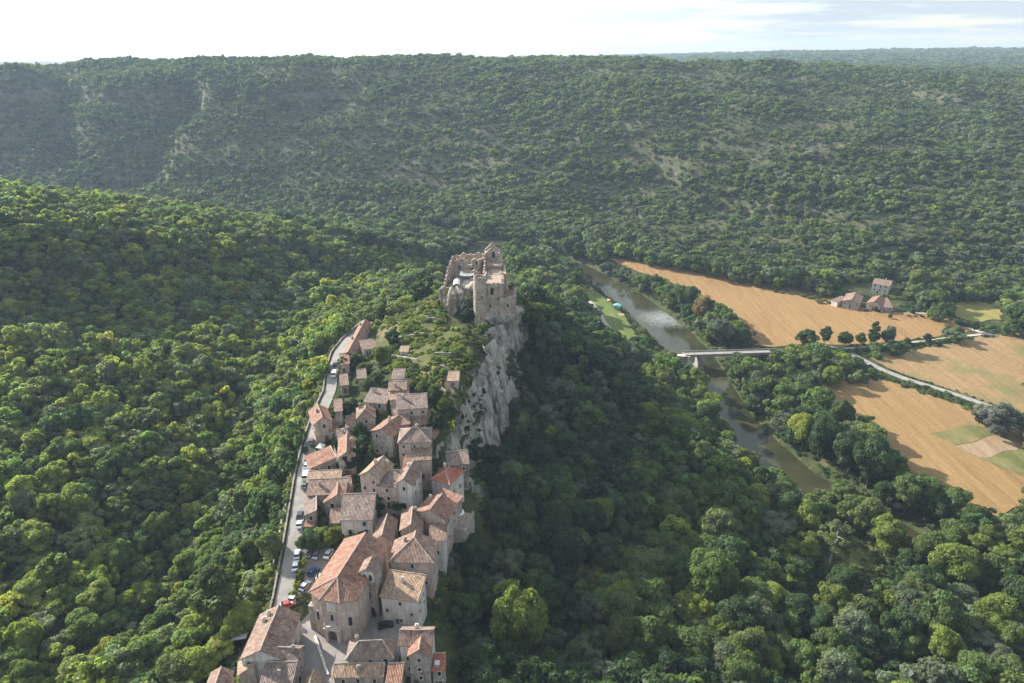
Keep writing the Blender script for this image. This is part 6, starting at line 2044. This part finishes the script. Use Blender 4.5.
def place_trees():
    # trees and bushes one can point to: (px, py of the foot, ground z, crown radius, height, tint, label, form)
    one = [
        (830, 562, 3.6, 7.2, 18, "olive", "pale trunked sparse tree leaning over the grass clearing by the river", WISPY, "broadleaf_tree"),
        (993, 432, 4.0, 10.0, 15.0, "silver", "big silvery dome shaped willow alone at the golden field's corner", DOME, "broadleaf_tree"),
        (872, 347, 5, 3.8, 17, "deep", "tall two tiered tree in the lane hedge, taller of the field pair", POPLAR[0], "broadleaf_tree"),
        (886, 347.5, 5, 4.4, 14.5, "grey", "second tall grey green tree in the lane hedge beside the two tiered one", NEAR[2], "broadleaf_tree"),
        (860, 345, 5, 3.4, 8, "mid", "small round tree left of the two tall hedge trees", NEAR[1], "broadleaf_tree"),
        (844, 345.5, 5, 4.6, 9, "deep", "dark round tree at the road fork by the lane", NEAR[3], "broadleaf_tree"),
        (824, 346, 5, 4.2, 12, "deep", "dark tall tree left of the road fork", NEAR[4], "broadleaf_tree"),
        (806, 350, 5, 6.5, 13, "deep", "broad dark tree crowding the valley road past the bridge", NEAR[0], "broadleaf_tree"),
        (926, 343, 5, 2.6, 6.5, "deep", "thin small tree in the middle of the lane hedge", NEAR[4], "broadleaf_tree"),
        (906, 344.5, 5, 2.4, 4.5, "mid", "small bush shaped tree in the lane hedge right of the grey green one", NEAR[1], "broadleaf_tree"),
        (946, 338, 5, 3.4, 8, "deep", "left tree of the dark pair at the lane's far end", NEAR[5], "broadleaf_tree"),
        (955, 338.5, 5, 4.0, 8.5, "mid", "right tree of the dark pair at the lane's far end", NEAR[7], "broadleaf_tree"),
        (974, 332, 5, 2.6, 7, "dark", "narrow dark tree at the gravel track's bend", NEAR[4], "broadleaf_tree"),
        (940, 313, 6, 4.0, 9, "lime", "light green tree beside the farm track", NEAR[0], "broadleaf_tree"),
        (948, 314.5, 6, 4.6, 9.5, "deep", "dark round tree beside the light green one by the farm track", NEAR[6], "broadleaf_tree"),
        (1014, 328, 6, 6.0, 17, "deep", "tall dark tree at the right end of the small meadow", NEAR[2], "broadleaf_tree"),
        (1028, 334, 6, 7, 17, "mid", "broad tree on the picture's right edge behind the pale field", NEAR[8], "broadleaf_tree"),
        (916, 287, 10, 6.0, 14, "lime", "bright lime tree behind the farm hedge, left one", NEAR[7], "broadleaf_tree"),
        (936, 291, 10, 6.5, 15, "lime", "bright lime tree behind the farm hedge, right one", NEAR[8], "broadleaf_tree"),
        (890, 318, 5.5, 1.6, 3.5, "deep", "tiny lone tree standing inside the long field below the barns", NEAR[1], "broadleaf_tree"),
        (853, 308, 5.5, 2.4, 4.2, "dark", "dark bush at the field edge under the wide barn", BUSHF[0], "bush"),
        (876, 312, 5.5, 3.0, 4.0, "dark", "dark bush at the field edge under the rose roofed barn", BUSHF[1], "bush"),
        (912, 314, 5.5, 2.0, 3.4, "dark", "dark bush by the track right of the farm", BUSHF[2], "bush"),
        (855, 381, 4.5, 6.5, 8.0, "olive", "olive round bush at the golden field's upper corner", BUSHF[0], "bush"),
        (870, 376, 4.5, 4.0, 5.0, "mid", "green bush between olive bush and grey road", BUSHF[1], "bush"),
        (828, 380, 4.2, 5.2, 7.5, "grey", "grey green bush left of the olive bush at the field corner", BUSHF[2], "bush"),
        (648, 294, 4, 6.4, 11.5, "deep", "dark round tree on the far river bank by the field's narrow end", NEAR[3], "broadleaf_tree"),
        (634, 289, 4, 5.0, 9, "grey", "grey green tree left of the dark round one on the far river bank", NEAR[6], "broadleaf_tree"),
        (618, 282, 4, 4.6, 8, "deep", "tree with dark crown at the upstream end of the field bank", NEAR[1], "broadleaf_tree"),
        (604, 276, 4, 5.0, 10, "grey", "pale grey green tree upstream where the river comes out of the wood", NEAR[0], "broadleaf_tree"),
        (676, 312, 3.6, 7.0, 16, "mid", "large tree with lit lime edge on the far bank above the white water", NEAR[0], "broadleaf_tree"),
        (690, 304, 3.8, 5.6, 14, "deep", "dark tree behind the large far bank tree at the field edge", NEAR[5], "broadleaf_tree"),
        (702, 322, 3.8, 7.4, 19, "russet", "tall rust tinged tree in the middle of the far bank group", NEAR[8], "broadleaf_tree"),
        (692, 330, 3.4, 4.2, 9, "mid", "small green tree at the water below the rust tinged one", NEAR[7], "broadleaf_tree"),
        (706, 347, 3.4, 5.0, 11, "lime", "bright lime tree beside the bridge's far end on the bank", NEAR[3], "broadleaf_tree"),
        (719, 345, 3.8, 7.2, 18, "grey", "big grey green willow right behind the bridge", NEAR[4], "broadleaf_tree"),
        (738, 345, 4, 7.4, 12, "deep", "broad dark tree behind the bridge at the stubble field's corner", NEAR[6], "broadleaf_tree"),
        (848, 478, 3.6, 9.0, 22, "deep", "tallest dark poplar group crown between lower river and golden field", NEAR[2], "broadleaf_tree"),
        (868, 486, 3.6, 8.2, 24, "deep", "dark poplar right of the tallest one, touching the golden field", NEAR[8], "broadleaf_tree"),
        (818, 458, 3.6, 8.4, 20, "deep", "dark broad tree on the right bank of the brown lower river", NEAR[3], "broadleaf_tree"),
        (836, 430, 3.8, 6.4, 17, "mid", "tall tree at the golden field's left corner above the river wood", NEAR[0], "broadleaf_tree"),
        (800, 432, 3.6, 6.4, 14, "deep", "dark round tree right of the bridge pier's downstream bank", NEAR[6], "broadleaf_tree"),
        (780, 405, 4, 6.0, 13, "mid", "round tree below the road embankment downstream of the bridge", NEAR[1], "broadleaf_tree"),
        (756, 392, 4, 6.0, 13, "grey", "grey green tree close below the bridge's right half", NEAR[7], "broadleaf_tree"),
        (734, 380, 4, 4.6, 11, "lime", "lime tree against the bridge pier's right side", NEAR[5], "broadleaf_tree"),
        (672, 378, 4, 5.4, 14, "mid", "dark sided tree hiding the bridge's near end", NEAR[2], "broadleaf_tree"),
        (686, 396, 4, 4.4, 9, "grey", "grey green tree on the near bank below the bridge", NEAR[0], "broadleaf_tree"),
        (516, 652, 19, 8.6, 22, "lime", "sunlit lime crowned tree standing out of the shaded slope", NEAR[3], "broadleaf_tree"),
        (497, 575, 27, 2.8, 8, "grey", "small pale topped tree in the shade right of the broad tall house", NEAR[4], "broadleaf_tree"),
        (588, 630, 11, 4.4, 14, "grey", "pale sunlit top of a tree alone amid the shaded slope", NEAR[4], "broadleaf_tree"),
        (226, 640, 22, 6.2, 22, "mid", "tall tiered sunlit tree in the hollow left of the village road", POPLAR[1], "broadleaf_tree"),
        (253, 568, 33, 4.2, 11, "mid", "left of two round trees side by side below the village road", NEAR[5], "broadleaf_tree"),
        (274, 566, 36, 3.8, 10, "olive", "right of two round trees side by side below the village road", NEAR[7], "broadleaf_tree"),
        (246, 630, 33, 5.0, 8, "yellow", "yellow green spreading tree beside the road wall behind the long house", NEAR[1], "broadleaf_tree"),
        (262, 606, 37, 2.2, 6, "yellow", "small yellow green pointed tree against the lower road wall", NEAR[4], "broadleaf_tree"),
        (206, 500, 24, 5.2, 11, "lime", "bright yellow green round crown in the creek valley forest", NEAR[3], "broadleaf_tree"),
        (160, 545, 22, 4.8, 13, "lime", "vivid green upright crown beside the dark hollow", NEAR[2], "broadleaf_tree"),
        (437, 432, 57, 3.0, 6.4, "dark", "round very dark tree in the sandy yard at the cliff edge", DOME, "broadleaf_tree"),
        (398, 383, 62, 3.8, 8, "lime", "umbrella shaped tree over the topmost dark roofed house", UMBRELLA, "broadleaf_tree"),
        (375, 404, 57, 0.8, 7, "dark", "slim dark cypress in front of the low wide house", CYPRESS, "cypress"),
        (389, 484, 50, 1.8, 4.6, "lime", "vivid green tree between the mansion and the tall rose roofed house", NEAR[1], "broadleaf_tree"),
        (348, 485, 50, 1.7, 3.4, "yellow", "bright yellow green bush left of the mansion", BUSHF[1], "bush"),
        (354, 499, 49, 1.9, 3.6, "lime", "lime bush under the mansion's left wing", BUSHF[2], "bush"),
        (377, 512, 48, 5.2, 6.0, "deep", "large dark tree filling the hollow in front of the mansion", NEAR[0], "broadleaf_tree"),
        (400, 510, 47.5, 4.4, 5.4, "dark", "dark bushy tree under the mansion's right wing", NEAR[5], "broadleaf_tree"),
        (352, 473, 51, 3.4, 8.5, "dark", "tall dark ivy clad tree beside the ivy covered house front", NEAR[2], "broadleaf_tree"),
        (363, 455, 53, 3.4, 7, "dark", "dark tree left of the tall rose roofed house", NEAR[4], "broadleaf_tree"),
        (361, 437, 54, 2.8, 5.5, "deep", "dark green bush on the hedge above the rose double roof", BUSHF[0], "bush"),
        (346, 416, 55, 3.4, 6.5, "dark", "dark tree right of the slim tower house", NEAR[7], "broadleaf_tree"),
        (354, 408, 56, 2.6, 5, "deep", "round bush behind the slim tower house", BUSHF[3], "bush"),
        (369, 392, 58, 3.0, 6.5, "mid", "round green tree left of the low wide upper house", NEAR[0], "broadleaf_tree"),
        (378, 386, 60, 2.6, 5.4, "deep", "dark green tree just above the low wide upper house", NEAR[5], "broadleaf_tree"),
        (322, 524, 46.5, 1.9, 3.6, "lime", "round lime bush beside the large plain house", BUSHF[0], "bush"),
        (311, 549, 44.6, 3.9, 6.6, "deep", "dark spreading tree at the car park's road side", NEAR[6], "broadleaf_tree"),
        (322, 547, 44.8, 3.5, 6.0, "lime", "sunlit garden tree in the middle of the car park row", NEAR[1], "broadleaf_tree"),
        (333, 545, 45.2, 3.4, 5.6, "yellow", "yellow green garden tree above the shaded parked cars", NEAR[3], "broadleaf_tree"),
        (343, 536, 46, 2.4, 4.4, "lime", "garden bush under the large plain house's right corner", BUSHF[1], "bush"),
        (352, 540, 45.6, 2.2, 3.8, "olive", "olive garden bush behind the church roof", BUSHF[2], "bush"),
        (364, 538, 45.6, 2.6, 4.6, "deep", "dark garden bush left of the narrow pink roof", BUSHF[3], "bush"),
        (303, 566, 43.5, 1.5, 2.6, "yellow", "yellow flowering bush on the strip between road and car park", BUSHF[0], "bush"),
        (301, 577, 43, 1.4, 2.4, "olive", "olive bush on the strip between road and car park", BUSHF[1], "bush"),
        (297, 588, 42.6, 1.3, 2.2, "yellow", "rusty yellow bush on the strip below the olive one", BUSHF[2], "bush"),
        (294, 596, 42.4, 1.4, 2.2, "lime", "neat lime bush at the lower end of the roadside strip", BUSHF[3], "bush"),
        (305, 450, 51.6, 1.2, 2.0, "deep", "small hedge bush beside the white garden tent", BUSHF[1], "bush"),
        (314, 506, 48, 1.4, 2.6, "mid", "shrub at the road edge by the narrow grey walled house", BUSHF[2], "bush"),
        (331, 484, 49, 1.6, 3.0, "mid", "shrub in the yard behind the striped shed", BUSHF[0], "bush"),
        (327, 474, 50, 2.0, 3.2, "olive", "olive shrub under the slanting rose roof", BUSHF[1], "bush"),
        (345, 372, 58, 3.0, 6.2, "deep", "dark tree right of the white van", NEAR[2], "broadleaf_tree"),
        (356, 366, 58.5, 3.2, 6.2, "mid", "green tree below the terrace of rose roofs", NEAR[0], "broadleaf_tree"),
        (366, 374, 59, 3.0, 5.8, "olive", "olive tree on the slope above the white van", NEAR[8], "broadleaf_tree"),
        (380, 362, 60, 3.6, 7.2, "lime", "lime tree right of the long rose terrace", NEAR[3], "broadleaf_tree"),
        (393, 348, 61, 3.6, 8, "deep", "tall green tree beside the sandy roofed pavilion", NEAR[4], "broadleaf_tree"),
        (424, 398, 62, 3.2, 7.0, "mid", "green tree right of the topmost house", NEAR[0], "broadleaf_tree"),
        (434, 404, 61, 3.2, 6.6, "deep", "dark green tree behind the long mottled roof", NEAR[6], "broadleaf_tree"),
        (443, 412, 60, 2.6, 5.4, "lime", "lime tree between dark yard tree and hut terrace", NEAR[1], "broadleaf_tree"),
        (452, 428, 57, 1.8, 3.4, "yellow", "yellow bush at the cliff edge right of the dark yard tree", BUSHF[2], "bush"),
        (852, 528, 3.4, 6.6, 15, "mid", "full green tree on the near bank where the lower river vanishes", NEAR[0], "broadleaf_tree"),
        (884, 556, 3.4, 6.2, 17, "lime", "tall lime green tree right of the pale trunked one", NEAR[2], "broadleaf_tree"),
        (905, 575, 3.4, 5.0, 11, "deep", "dark low tree under the glimpse of brown water", NEAR[5], "broadleaf_tree"),
        (948, 590, 3.4, 7.4, 19, "lime", "wide lime crown at the bottom right river bend", NEAR[8], "broadleaf_tree"),
        (985, 600, 3.4, 7.4, 20, "mid", "tall full tree right of the wide lime crown by the river bend", NEAR[3], "broadleaf_tree"),
        (1012, 625, 3.4, 7.0, 19, "deep", "dark full tree near the right edge over the hidden river", NEAR[6], "broadleaf_tree"),
        (930, 640, 3.4, 7.0, 18, "mid", "tall tree over the bottom right wood's dark gap", NEAR[7], "broadleaf_tree"),
        (880, 512, 3.4, 5.6, 13, "deep", "dark tree on the far bank under the golden field", NEAR[1], "broadleaf_tree"),
        (930, 520, 3.5, 5.8, 11, "deep", "dark tree at the golden field's lowest corner", NEAR[6], "broadleaf_tree"),
        (970, 532, 3.5, 6.0, 12, "mid", "green tree right of the golden field's lowest corner", NEAR[0], "broadleaf_tree"),
        (842, 516, 3.4, 6.0, 17, "mid", "tall green tree left of where the lower river vanishes", NEAR[4], "broadleaf_tree"),
        (866, 538, 3.4, 6.2, 18, "olive", "tall olive green tree between pale trunked tree and hidden river", NEAR[7], "broadleaf_tree"),
        (925, 575, 3.4, 6.4, 18, "mid", "tall green tree directly right of the glimpse of brown water", NEAR[0], "broadleaf_tree"),
        (524, 338, 44, 3.6, 10, "deep", "dark tree hugging the rock right under the castle bastion", NEAR[4], "broadleaf_tree"),
        (531, 362, 40, 4.0, 11, "dark", "very dark tree at the cliff's right edge below the bastion tree", NEAR[2], "broadleaf_tree"),
        (529, 392, 33, 4.2, 12, "deep", "dark tree at the cliff foot halfway down its right edge", NEAR[0], "broadleaf_tree"),
        (512, 425, 29, 4.0, 11, "dark", "very dark tree at the cliff foot above the ruin terrace", NEAR[6], "broadleaf_tree"),
        (497, 452, 30, 3.8, 10, "deep", "dark tree at the lowest end of the cliff foot", NEAR[7], "broadleaf_tree"),
        (484, 345, 67, 2.4, 5, "lime", "lit lime bush tree on the slope right under the round tower", NEAR[1], "broadleaf_tree"),
        (470, 312, 68, 3.4, 8.0, "dark", "dark tree in the cleft between the castle's tower and left wing", NEAR[4], "broadleaf_tree"),
        (466, 302, 71, 2.6, 6.4, "dark", "dark bush high in the cleft below the white canopy", BUSHF[3], "bush"),
        (511, 268, 78, 3.4, 6.6, "lime", "lit green tree right of the castle chapel", NEAR[0], "broadleaf_tree"),
        (524, 282, 66, 4.0, 8.0, "mid", "green tree on the slope right of the castle keep", NEAR[6], "broadleaf_tree"),
        (470, 252, 84, 2.8, 5.0, "lime", "lit tree top showing behind the castle's left wall", NEAR[1], "broadleaf_tree"),
    ]
    for i, (px, py, z, r, h, t, lab, form, nm) in enumerate(one):
        p = P(px, py, z)
        gz = hz(p[0], p[1])
        if abs(gz - z) > 1.2:        # walk to where the sight line meets the ground
            p = P(px, py, min(max(gz, z - 12), z + 12))
            gz = hz(p[0], p[1])
        bush = nm == "bush"
        tree(p[0], p[1], gz, r, h, t, lab, form, nm, "bush" if bush else ("cypress" if nm == "cypress" else "tree"), "bushes and shrubs of the valley" if bush else TREES_GROUP, seed=i)
    # the forest: of all crowns the largest-looking become trees of their own
    near = [b for b in ALL if b["cls"] == "mid"]
    cat = {k: np.concatenate([b[k] for b in near]) for k in ("x", "y", "z", "r", "h", "t", "zone")}
    # crowns that would grow into the hand placed ones give way
    hx = np.array([P(*q[:3])[0] for q in one]); hy = np.array([P(*q[:3])[1] for q in one]); hr = np.array([q[3] for q in one])
    free = np.ones(len(cat["x"]), bool)
    for a, b, c in zip(hx, hy, hr):
        free &= np.hypot(cat["x"] - a, cat["y"] - b) > c * 0.75 + cat["r"] * 0.35
    cat = {k: v[free] for k, v in cat.items()}
    px, py, dep = proj(cat["x"], cat["y"], cat["z"] + cat["h"] * 0.7)
    size = cat["r"] / dep * ((px > 5) & (px < 1019) & (py > 170) & (py < 676))
    order = np.argsort(-size)
    nbig = 292 - sum(1 for q in one if q[8] == "broadleaf_tree")
    big = order[:nbig]
    rank = np.zeros(len(order), bool); rank[big] = True
    groups = {}
    for i in big:
        groups.setdefault((str(cat["t"][i]), area_of(px[i], py[i])), []).append(i)
    for (t, area), idx in groups.items():
        idx = sorted(idx, key=lambda i: (px[i], py[i]))
        for n_, i in enumerate(idx):
            wide = cat["h"][i] / cat["r"][i]
            shp = "squat" if wide < 1.62 else ("upright" if wide > 1.9 else "round")
            sz = "huge" if cat["r"][i] > 7 else ("big" if cat["r"][i] > 5.2 else ("middling" if cat["r"][i] > 4.2 else "small"))
            lab = "%s %s %s tree %s" % (sz, shp, TONE[t], area)
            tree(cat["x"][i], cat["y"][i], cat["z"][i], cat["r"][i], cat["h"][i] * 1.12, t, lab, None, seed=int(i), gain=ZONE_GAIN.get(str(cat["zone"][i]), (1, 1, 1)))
    rest = {k: v[~rank] for k, v in cat.items()}
    scatter_object("forest", rest, MID, "dense mixed green woodland covering the near hill and valley slopes")
    far = [b for b in ALL if b["cls"] == "far"]
    scatter_object("hillside_forest", {k: np.concatenate([b[k] for b in far]) for k in ("x", "y", "z", "r", "h", "t")}, FAR, "scrubby oak woodland covering the long far hillside and plateau")


BUSHF = [(BUSH[k], trunk_mesh("trunk", 90 + k, 2.0, 0.2, 2.5, "bark", 6)) for k in range(4)]
place_trees()


def scrub():
    parts = []
    # terraces and slopes of the spur under the castle
    x, y, rg = scatter(-95, 10, 180, 345, 2.0, 21)
    z = height(x, y)
    px, py, _ = proj(x, y, z)
    m = in_poly(px, py, SCRUB) | ((px > 372) & (px < 446) & (py > 262) & (py < 345) & (x < -28))
    st, sf = spur_side(x, y)
    m &= (st < -0.5) | (y > 296)
    x, y, z = x[m], y[m], z[m]
    keep = (fbm(x / 9, y / 9, 91, 3) > -0.13)
    x, y, z = x[keep], y[keep], z[keep]
    r = 0.55 + 1.6 * rg.random(len(x)) ** 1.7; h = r * rg.uniform(1.1, 1.9, len(x))
    ok = keep_off(x, y, r) & ~in_poly(*proj(x, y, z + h)[:2], [(474, 290), (500, 243), (504, 266), (520, 285), (522, 330), (505, 338), (476, 326)]) & ~in_poly(*proj(x, y, z + h)[:2], [(441, 286), (447, 258), (478, 250), (474, 276), (462, 300), (458, 318), (446, 318)])
    parts.append((x[ok], y[ok], z[ok], r[ok], h[ok], choose_tint(rg, int(ok.sum()), dict(lime=5, yellow=3.4, olive=2.6, mid=1.8, deep=0.8, grey=0.6))))
    # plants rooted on the castle rock and in the cliff
    for cx, cy, rx, ry, z0, z1, n in ((-20, 297, 5, 4, 64, 72, 46), (-18.2, 293.5, 2.4, 2.2, 65, 77.5, 60), (-8, 305, 4, 6, 83, 84, 14), (-22, 309, 4, 3, 79, 80.5, 12), (-3, 300, 6, 8, 72, 78, 16), (-14, 312, 10, 6, 79, 81.6, 22), (-12, 280, 4, 4, 64, 68, 24)):
        x = cx + rx * rg.uniform(-1, 1, n); y = cy + ry * rg.uniform(-1, 1, n); z = np.maximum(height(x, y), rg.uniform(z0, z1, n) - 0.5)
        r = rg.uniform(0.5, 1.5, n)
        parts.append((x, y, z, r, r * 1.4, choose_tint(rg, n, dict(mid=2, deep=2, olive=2, lime=2))))
    X, Y, Z, S, T = (a.ravel() for a in CLIFF_PTS[0])
    k = rg.choice(len(X), 2600, replace=False)
    x, y, z, s, t = X[k], Y[k], Z[k], S[k], T[k]
    keep = fbm(s * 1.7 + 0.5 * t, t * 2.6 - 0.4 * s, 97, 4) + 0.40 * (t - 0.60) > -0.03
    keep &= (t > 0.04) & (rg.random(len(x)) < 0.75)
    x, y, z, t = x[keep], y[keep], z[keep], t[keep]
    r = rg.uniform(0.45, 1.25, len(x)) * (0.7 + 0.9 * t)
    parts.append((x + 0.3 * r, y - 0.2 * r, z - 0.5 * r, r, r * 1.6, choose_tint(rg, len(x), dict(deep=3, mid=2, olive=1.6, dark=2))))
    # gardens between the village houses
    x, y, rgv = scatter(-90, 0, 110, 320, 2.4, 55)
    z = height(x, y); px, py, _ = proj(x, y, z)
    m = in_poly(px, py, VIL) & (fbm(x / 8, y / 8, 57, 3) > -0.12) & ~in_poly(x, y, PLAZA)
    m &= (line_dist(x, y, VILLAGE_ROAD)[0] > 3.4) & ~in_poly(px, py, [(299, 600), (300, 562), (306, 546), (332, 546), (340, 552), (330, 574), (312, 594)]) & ~in_poly(px, py, [(400, 408), (408, 408), (420, 446), (408, 446)])
    for (ox, oy, orad) in OBSTACLES:
        m &= np.hypot(x - ox, y - oy) > orad * 0.9
    x, y, z = x[m], y[m], z[m]
    r = rgv.uniform(0.6, 1.7, len(x))
    parts.append((x, y, z, r, r * rgv.uniform(1.1, 1.8, len(x)), choose_tint(rgv, len(x), dict(mid=3, deep=3, lime=2, olive=2, yellow=1))))
    # hedges and verges: lane hedge, road verges, farm hedge, river banks, garden strips
    def along(pts, off0, off1, step, r0, r1, w, n=1):
        P2 = np.array([p[:2] for p in pts])
        seg = np.hypot(*np.diff(P2, axis=0).T); cum = np.concatenate([[0], np.cumsum(seg)])
        d = np.arange(0, cum[-1], step)
        for _ in range(n):
            q = d + rg.uniform(-step, step, len(d)) * 0.5
            X = np.interp(q, cum, P2[:, 0]); Yy = np.interp(q, cum, P2[:, 1])
            T = np.stack([np.gradient(X), np.gradient(Yy)], 1); T /= np.linalg.norm(T, axis=1)[:, None] + 1e-9
            o = rg.uniform(off0, off1, len(d))
            X = X + T[:, 1] * o; Yy = Yy - T[:, 0] * o
            r = rg.uniform(r0, r1, len(d))
            parts.append((X, Yy, height(X, Yy), r, r * rg.uniform(1.0, 1.5, len(d)), choose_tint(rg, len(d), w)))
    G_ = dict(deep=3, mid=3, dark=1, lime=1)
    along(HEDGE_LANE[:-1], 2.6, 5.0, 1.7, 1.2, 2.2, G_, 3)
    along(HEDGE_LANE[:-1], -3.4, -2.4, 6, 0.8, 1.6, G_)
    along(EAST_ROAD[3:], 3.0, 8.5, 2.0, 0.8, 1.9, dict(lime=3, mid=3, olive=2, yellow=1), 3)
    along(EAST_ROAD[5:], -5.5, -3.2, 3.2, 0.6, 1.2, dict(olive=2, mid=2), 1)
    along(EAST_ROAD[:4], 3.4, 6.5, 1.8, 1.8, 3.2, dict(mid=3, deep=3, lime=1), 2)
    along(EAST_ROAD[:3], -4.5, -3, 2.4, 0.9, 1.6, G_, 1)
    along(FARM_TRACK, -4.5, -2.6, 4, 0.8, 2.2, dict(olive=2, mid=2, deep=2), 1)
    along([P(882, 296, 7), P(905, 299, 7), P(926, 300, 7)], -1, 1, 1.5, 1.6, 2.4, dict(lime=3, mid=2), 2)
    along([P(905, 307, 6.5), P(930, 309, 6.5)], -3, 3, 1.8, 1.8, 3.2, G_, 2)
    along([P(760, 288, 4.6), P(800, 293, 4.6), P(832, 305, 5)], -4, 4, 3.4, 1.0, 2.4, dict(olive=3, mid=2, russet=1), 2)
    along([P(960, 325, 5), P(990, 326, 6), P(1016, 330, 6)], -3, 3, 2.6, 1.4, 3.0, G_, 2)
    along(offset_line(VILLAGE_ROAD, -4.2), -1.2, 0.4, 1.8, 0.7, 1.5, dict(yellow=2, lime=2, olive=2, mid=1), 1)
    along([P(301, 560, 43.6), P(298, 585, 42.6), P(293, 602, 42)], -0.6, 0.6, 1.4, 0.5, 1.0, dict(yellow=3, lime=2, russet=1), 1)
    along([P(312, 446, 51.6), P(327, 445, 52), P(329, 455, 51.6)], -0.4, 0.4, 1.0, 0.7, 1.1, G_, 1)
    along([P(604, 292, 3.2), P(622, 304, 3.2), P(634, 322, 3.2), P(642, 336, 3.2)], -2, 1, 1.9, 0.9, 2.2, dict(mid=2, olive=2, lime=2), 2)
    along([P(578, 276, 3.5), P(592, 281, 3.5), P(604, 292, 3.2)], -2, 2, 3.0, 1.4, 2.8, G_, 1)
    along([P(320, 543, 45), P(366, 541, 45)], -1.5, 1.5, 1.2, 0.7, 1.4, dict(lime=2, olive=2, mid=2), 2)
    # low growth of the grass clearing
    x, y, rg2 = scatter(120, 190, 195, 245, 2.2, 33)
    z = height(x, y); px, py, _ = proj(x, y, z)
    m = in_poly(px, py, [(826, 540), (880, 540), (886, 580), (828, 580)])
    x, y, z = x[m], y[m], z[m]
    r = rg2.uniform(0.6, 1.4, len(x))
    parts.append((x, y, z, r, r * 0.8, choose_tint(rg2, len(x), dict(lime=3, mid=3))))
    cat = [np.concatenate([p[k] for p in parts]) for k in range(6)]
    scatter_object("scrub", dict(x=cat[0], y=cat[1], z=cat[2], r=cat[3], h=cat[4], t=cat[5]), BUSH, "sunlit scrub, hedges and shrubs of slopes, verges and banks")
    # undergrowth in the wood: hides bare floor under the crowns
    x, y, rg3 = scatter(-420, 460, 70, 560, 4.2, 44)
    z = height(x, y)
    m = in_view(x, y, z, 0.1) & ~((np.abs(y - 245) < 70) & (np.abs(spur_side(x, y)[0]) < 10))
    x, y, z = x[m], y[m], z[m]
    r = rg3.uniform(1.2, 2.4, len(x)); h = r * 0.95
    px, py, _ = proj(x, y, z + 1)
    ok = keep_off(x, y, r * 1.6)
    for pl in CLEAR + [SCRUB]:
        ok &= ~in_poly(px, py, pl)
    for F in (FIELD_A, FIELD_B, FIELD_C):
        ok &= ~in_poly(px, py, F)
    ok &= np.hypot((x + 13) / 17, (y - 306) / 15) > 1
    x, y, z, r, h = (q[ok] for q in (x, y, z, r, h))
    scatter_object("undergrowth", dict(x=x, y=y, z=z, r=r, h=h, t=choose_tint(rg3, len(x), dict(deep=3, mid=3, olive=2, dark=1))), BUSH, "low green undergrowth between the forest trees")


scrub()


# ------------------------------------------------------------------ air
def haze():
    mb = MB()
    mb.box(-8200, 8200, -120, 5400, -4, 236)
    m, nt, out = mat_new("haze_air")
    v = nd(nt, "ShaderNodeVolumePrincipled")
    v.inputs["Color"].default_value = (0.62, 0.80, 1.0, 1)
    v.inputs["Density"].default_value = HAZE_DENSITY
    v.inputs["Anisotropy"].default_value = 0.15
    nt.links.new(v.outputs[0], out.inputs["Volume"])
    o = mb.build("haze", m)
    tag(o, "thin bluish summer haze filling the valley air", kind="stuff")


haze()
print("trees", ntree[0], "objects", len(bpy.data.objects), "forest", [len(b["x"]) for b in ALL])
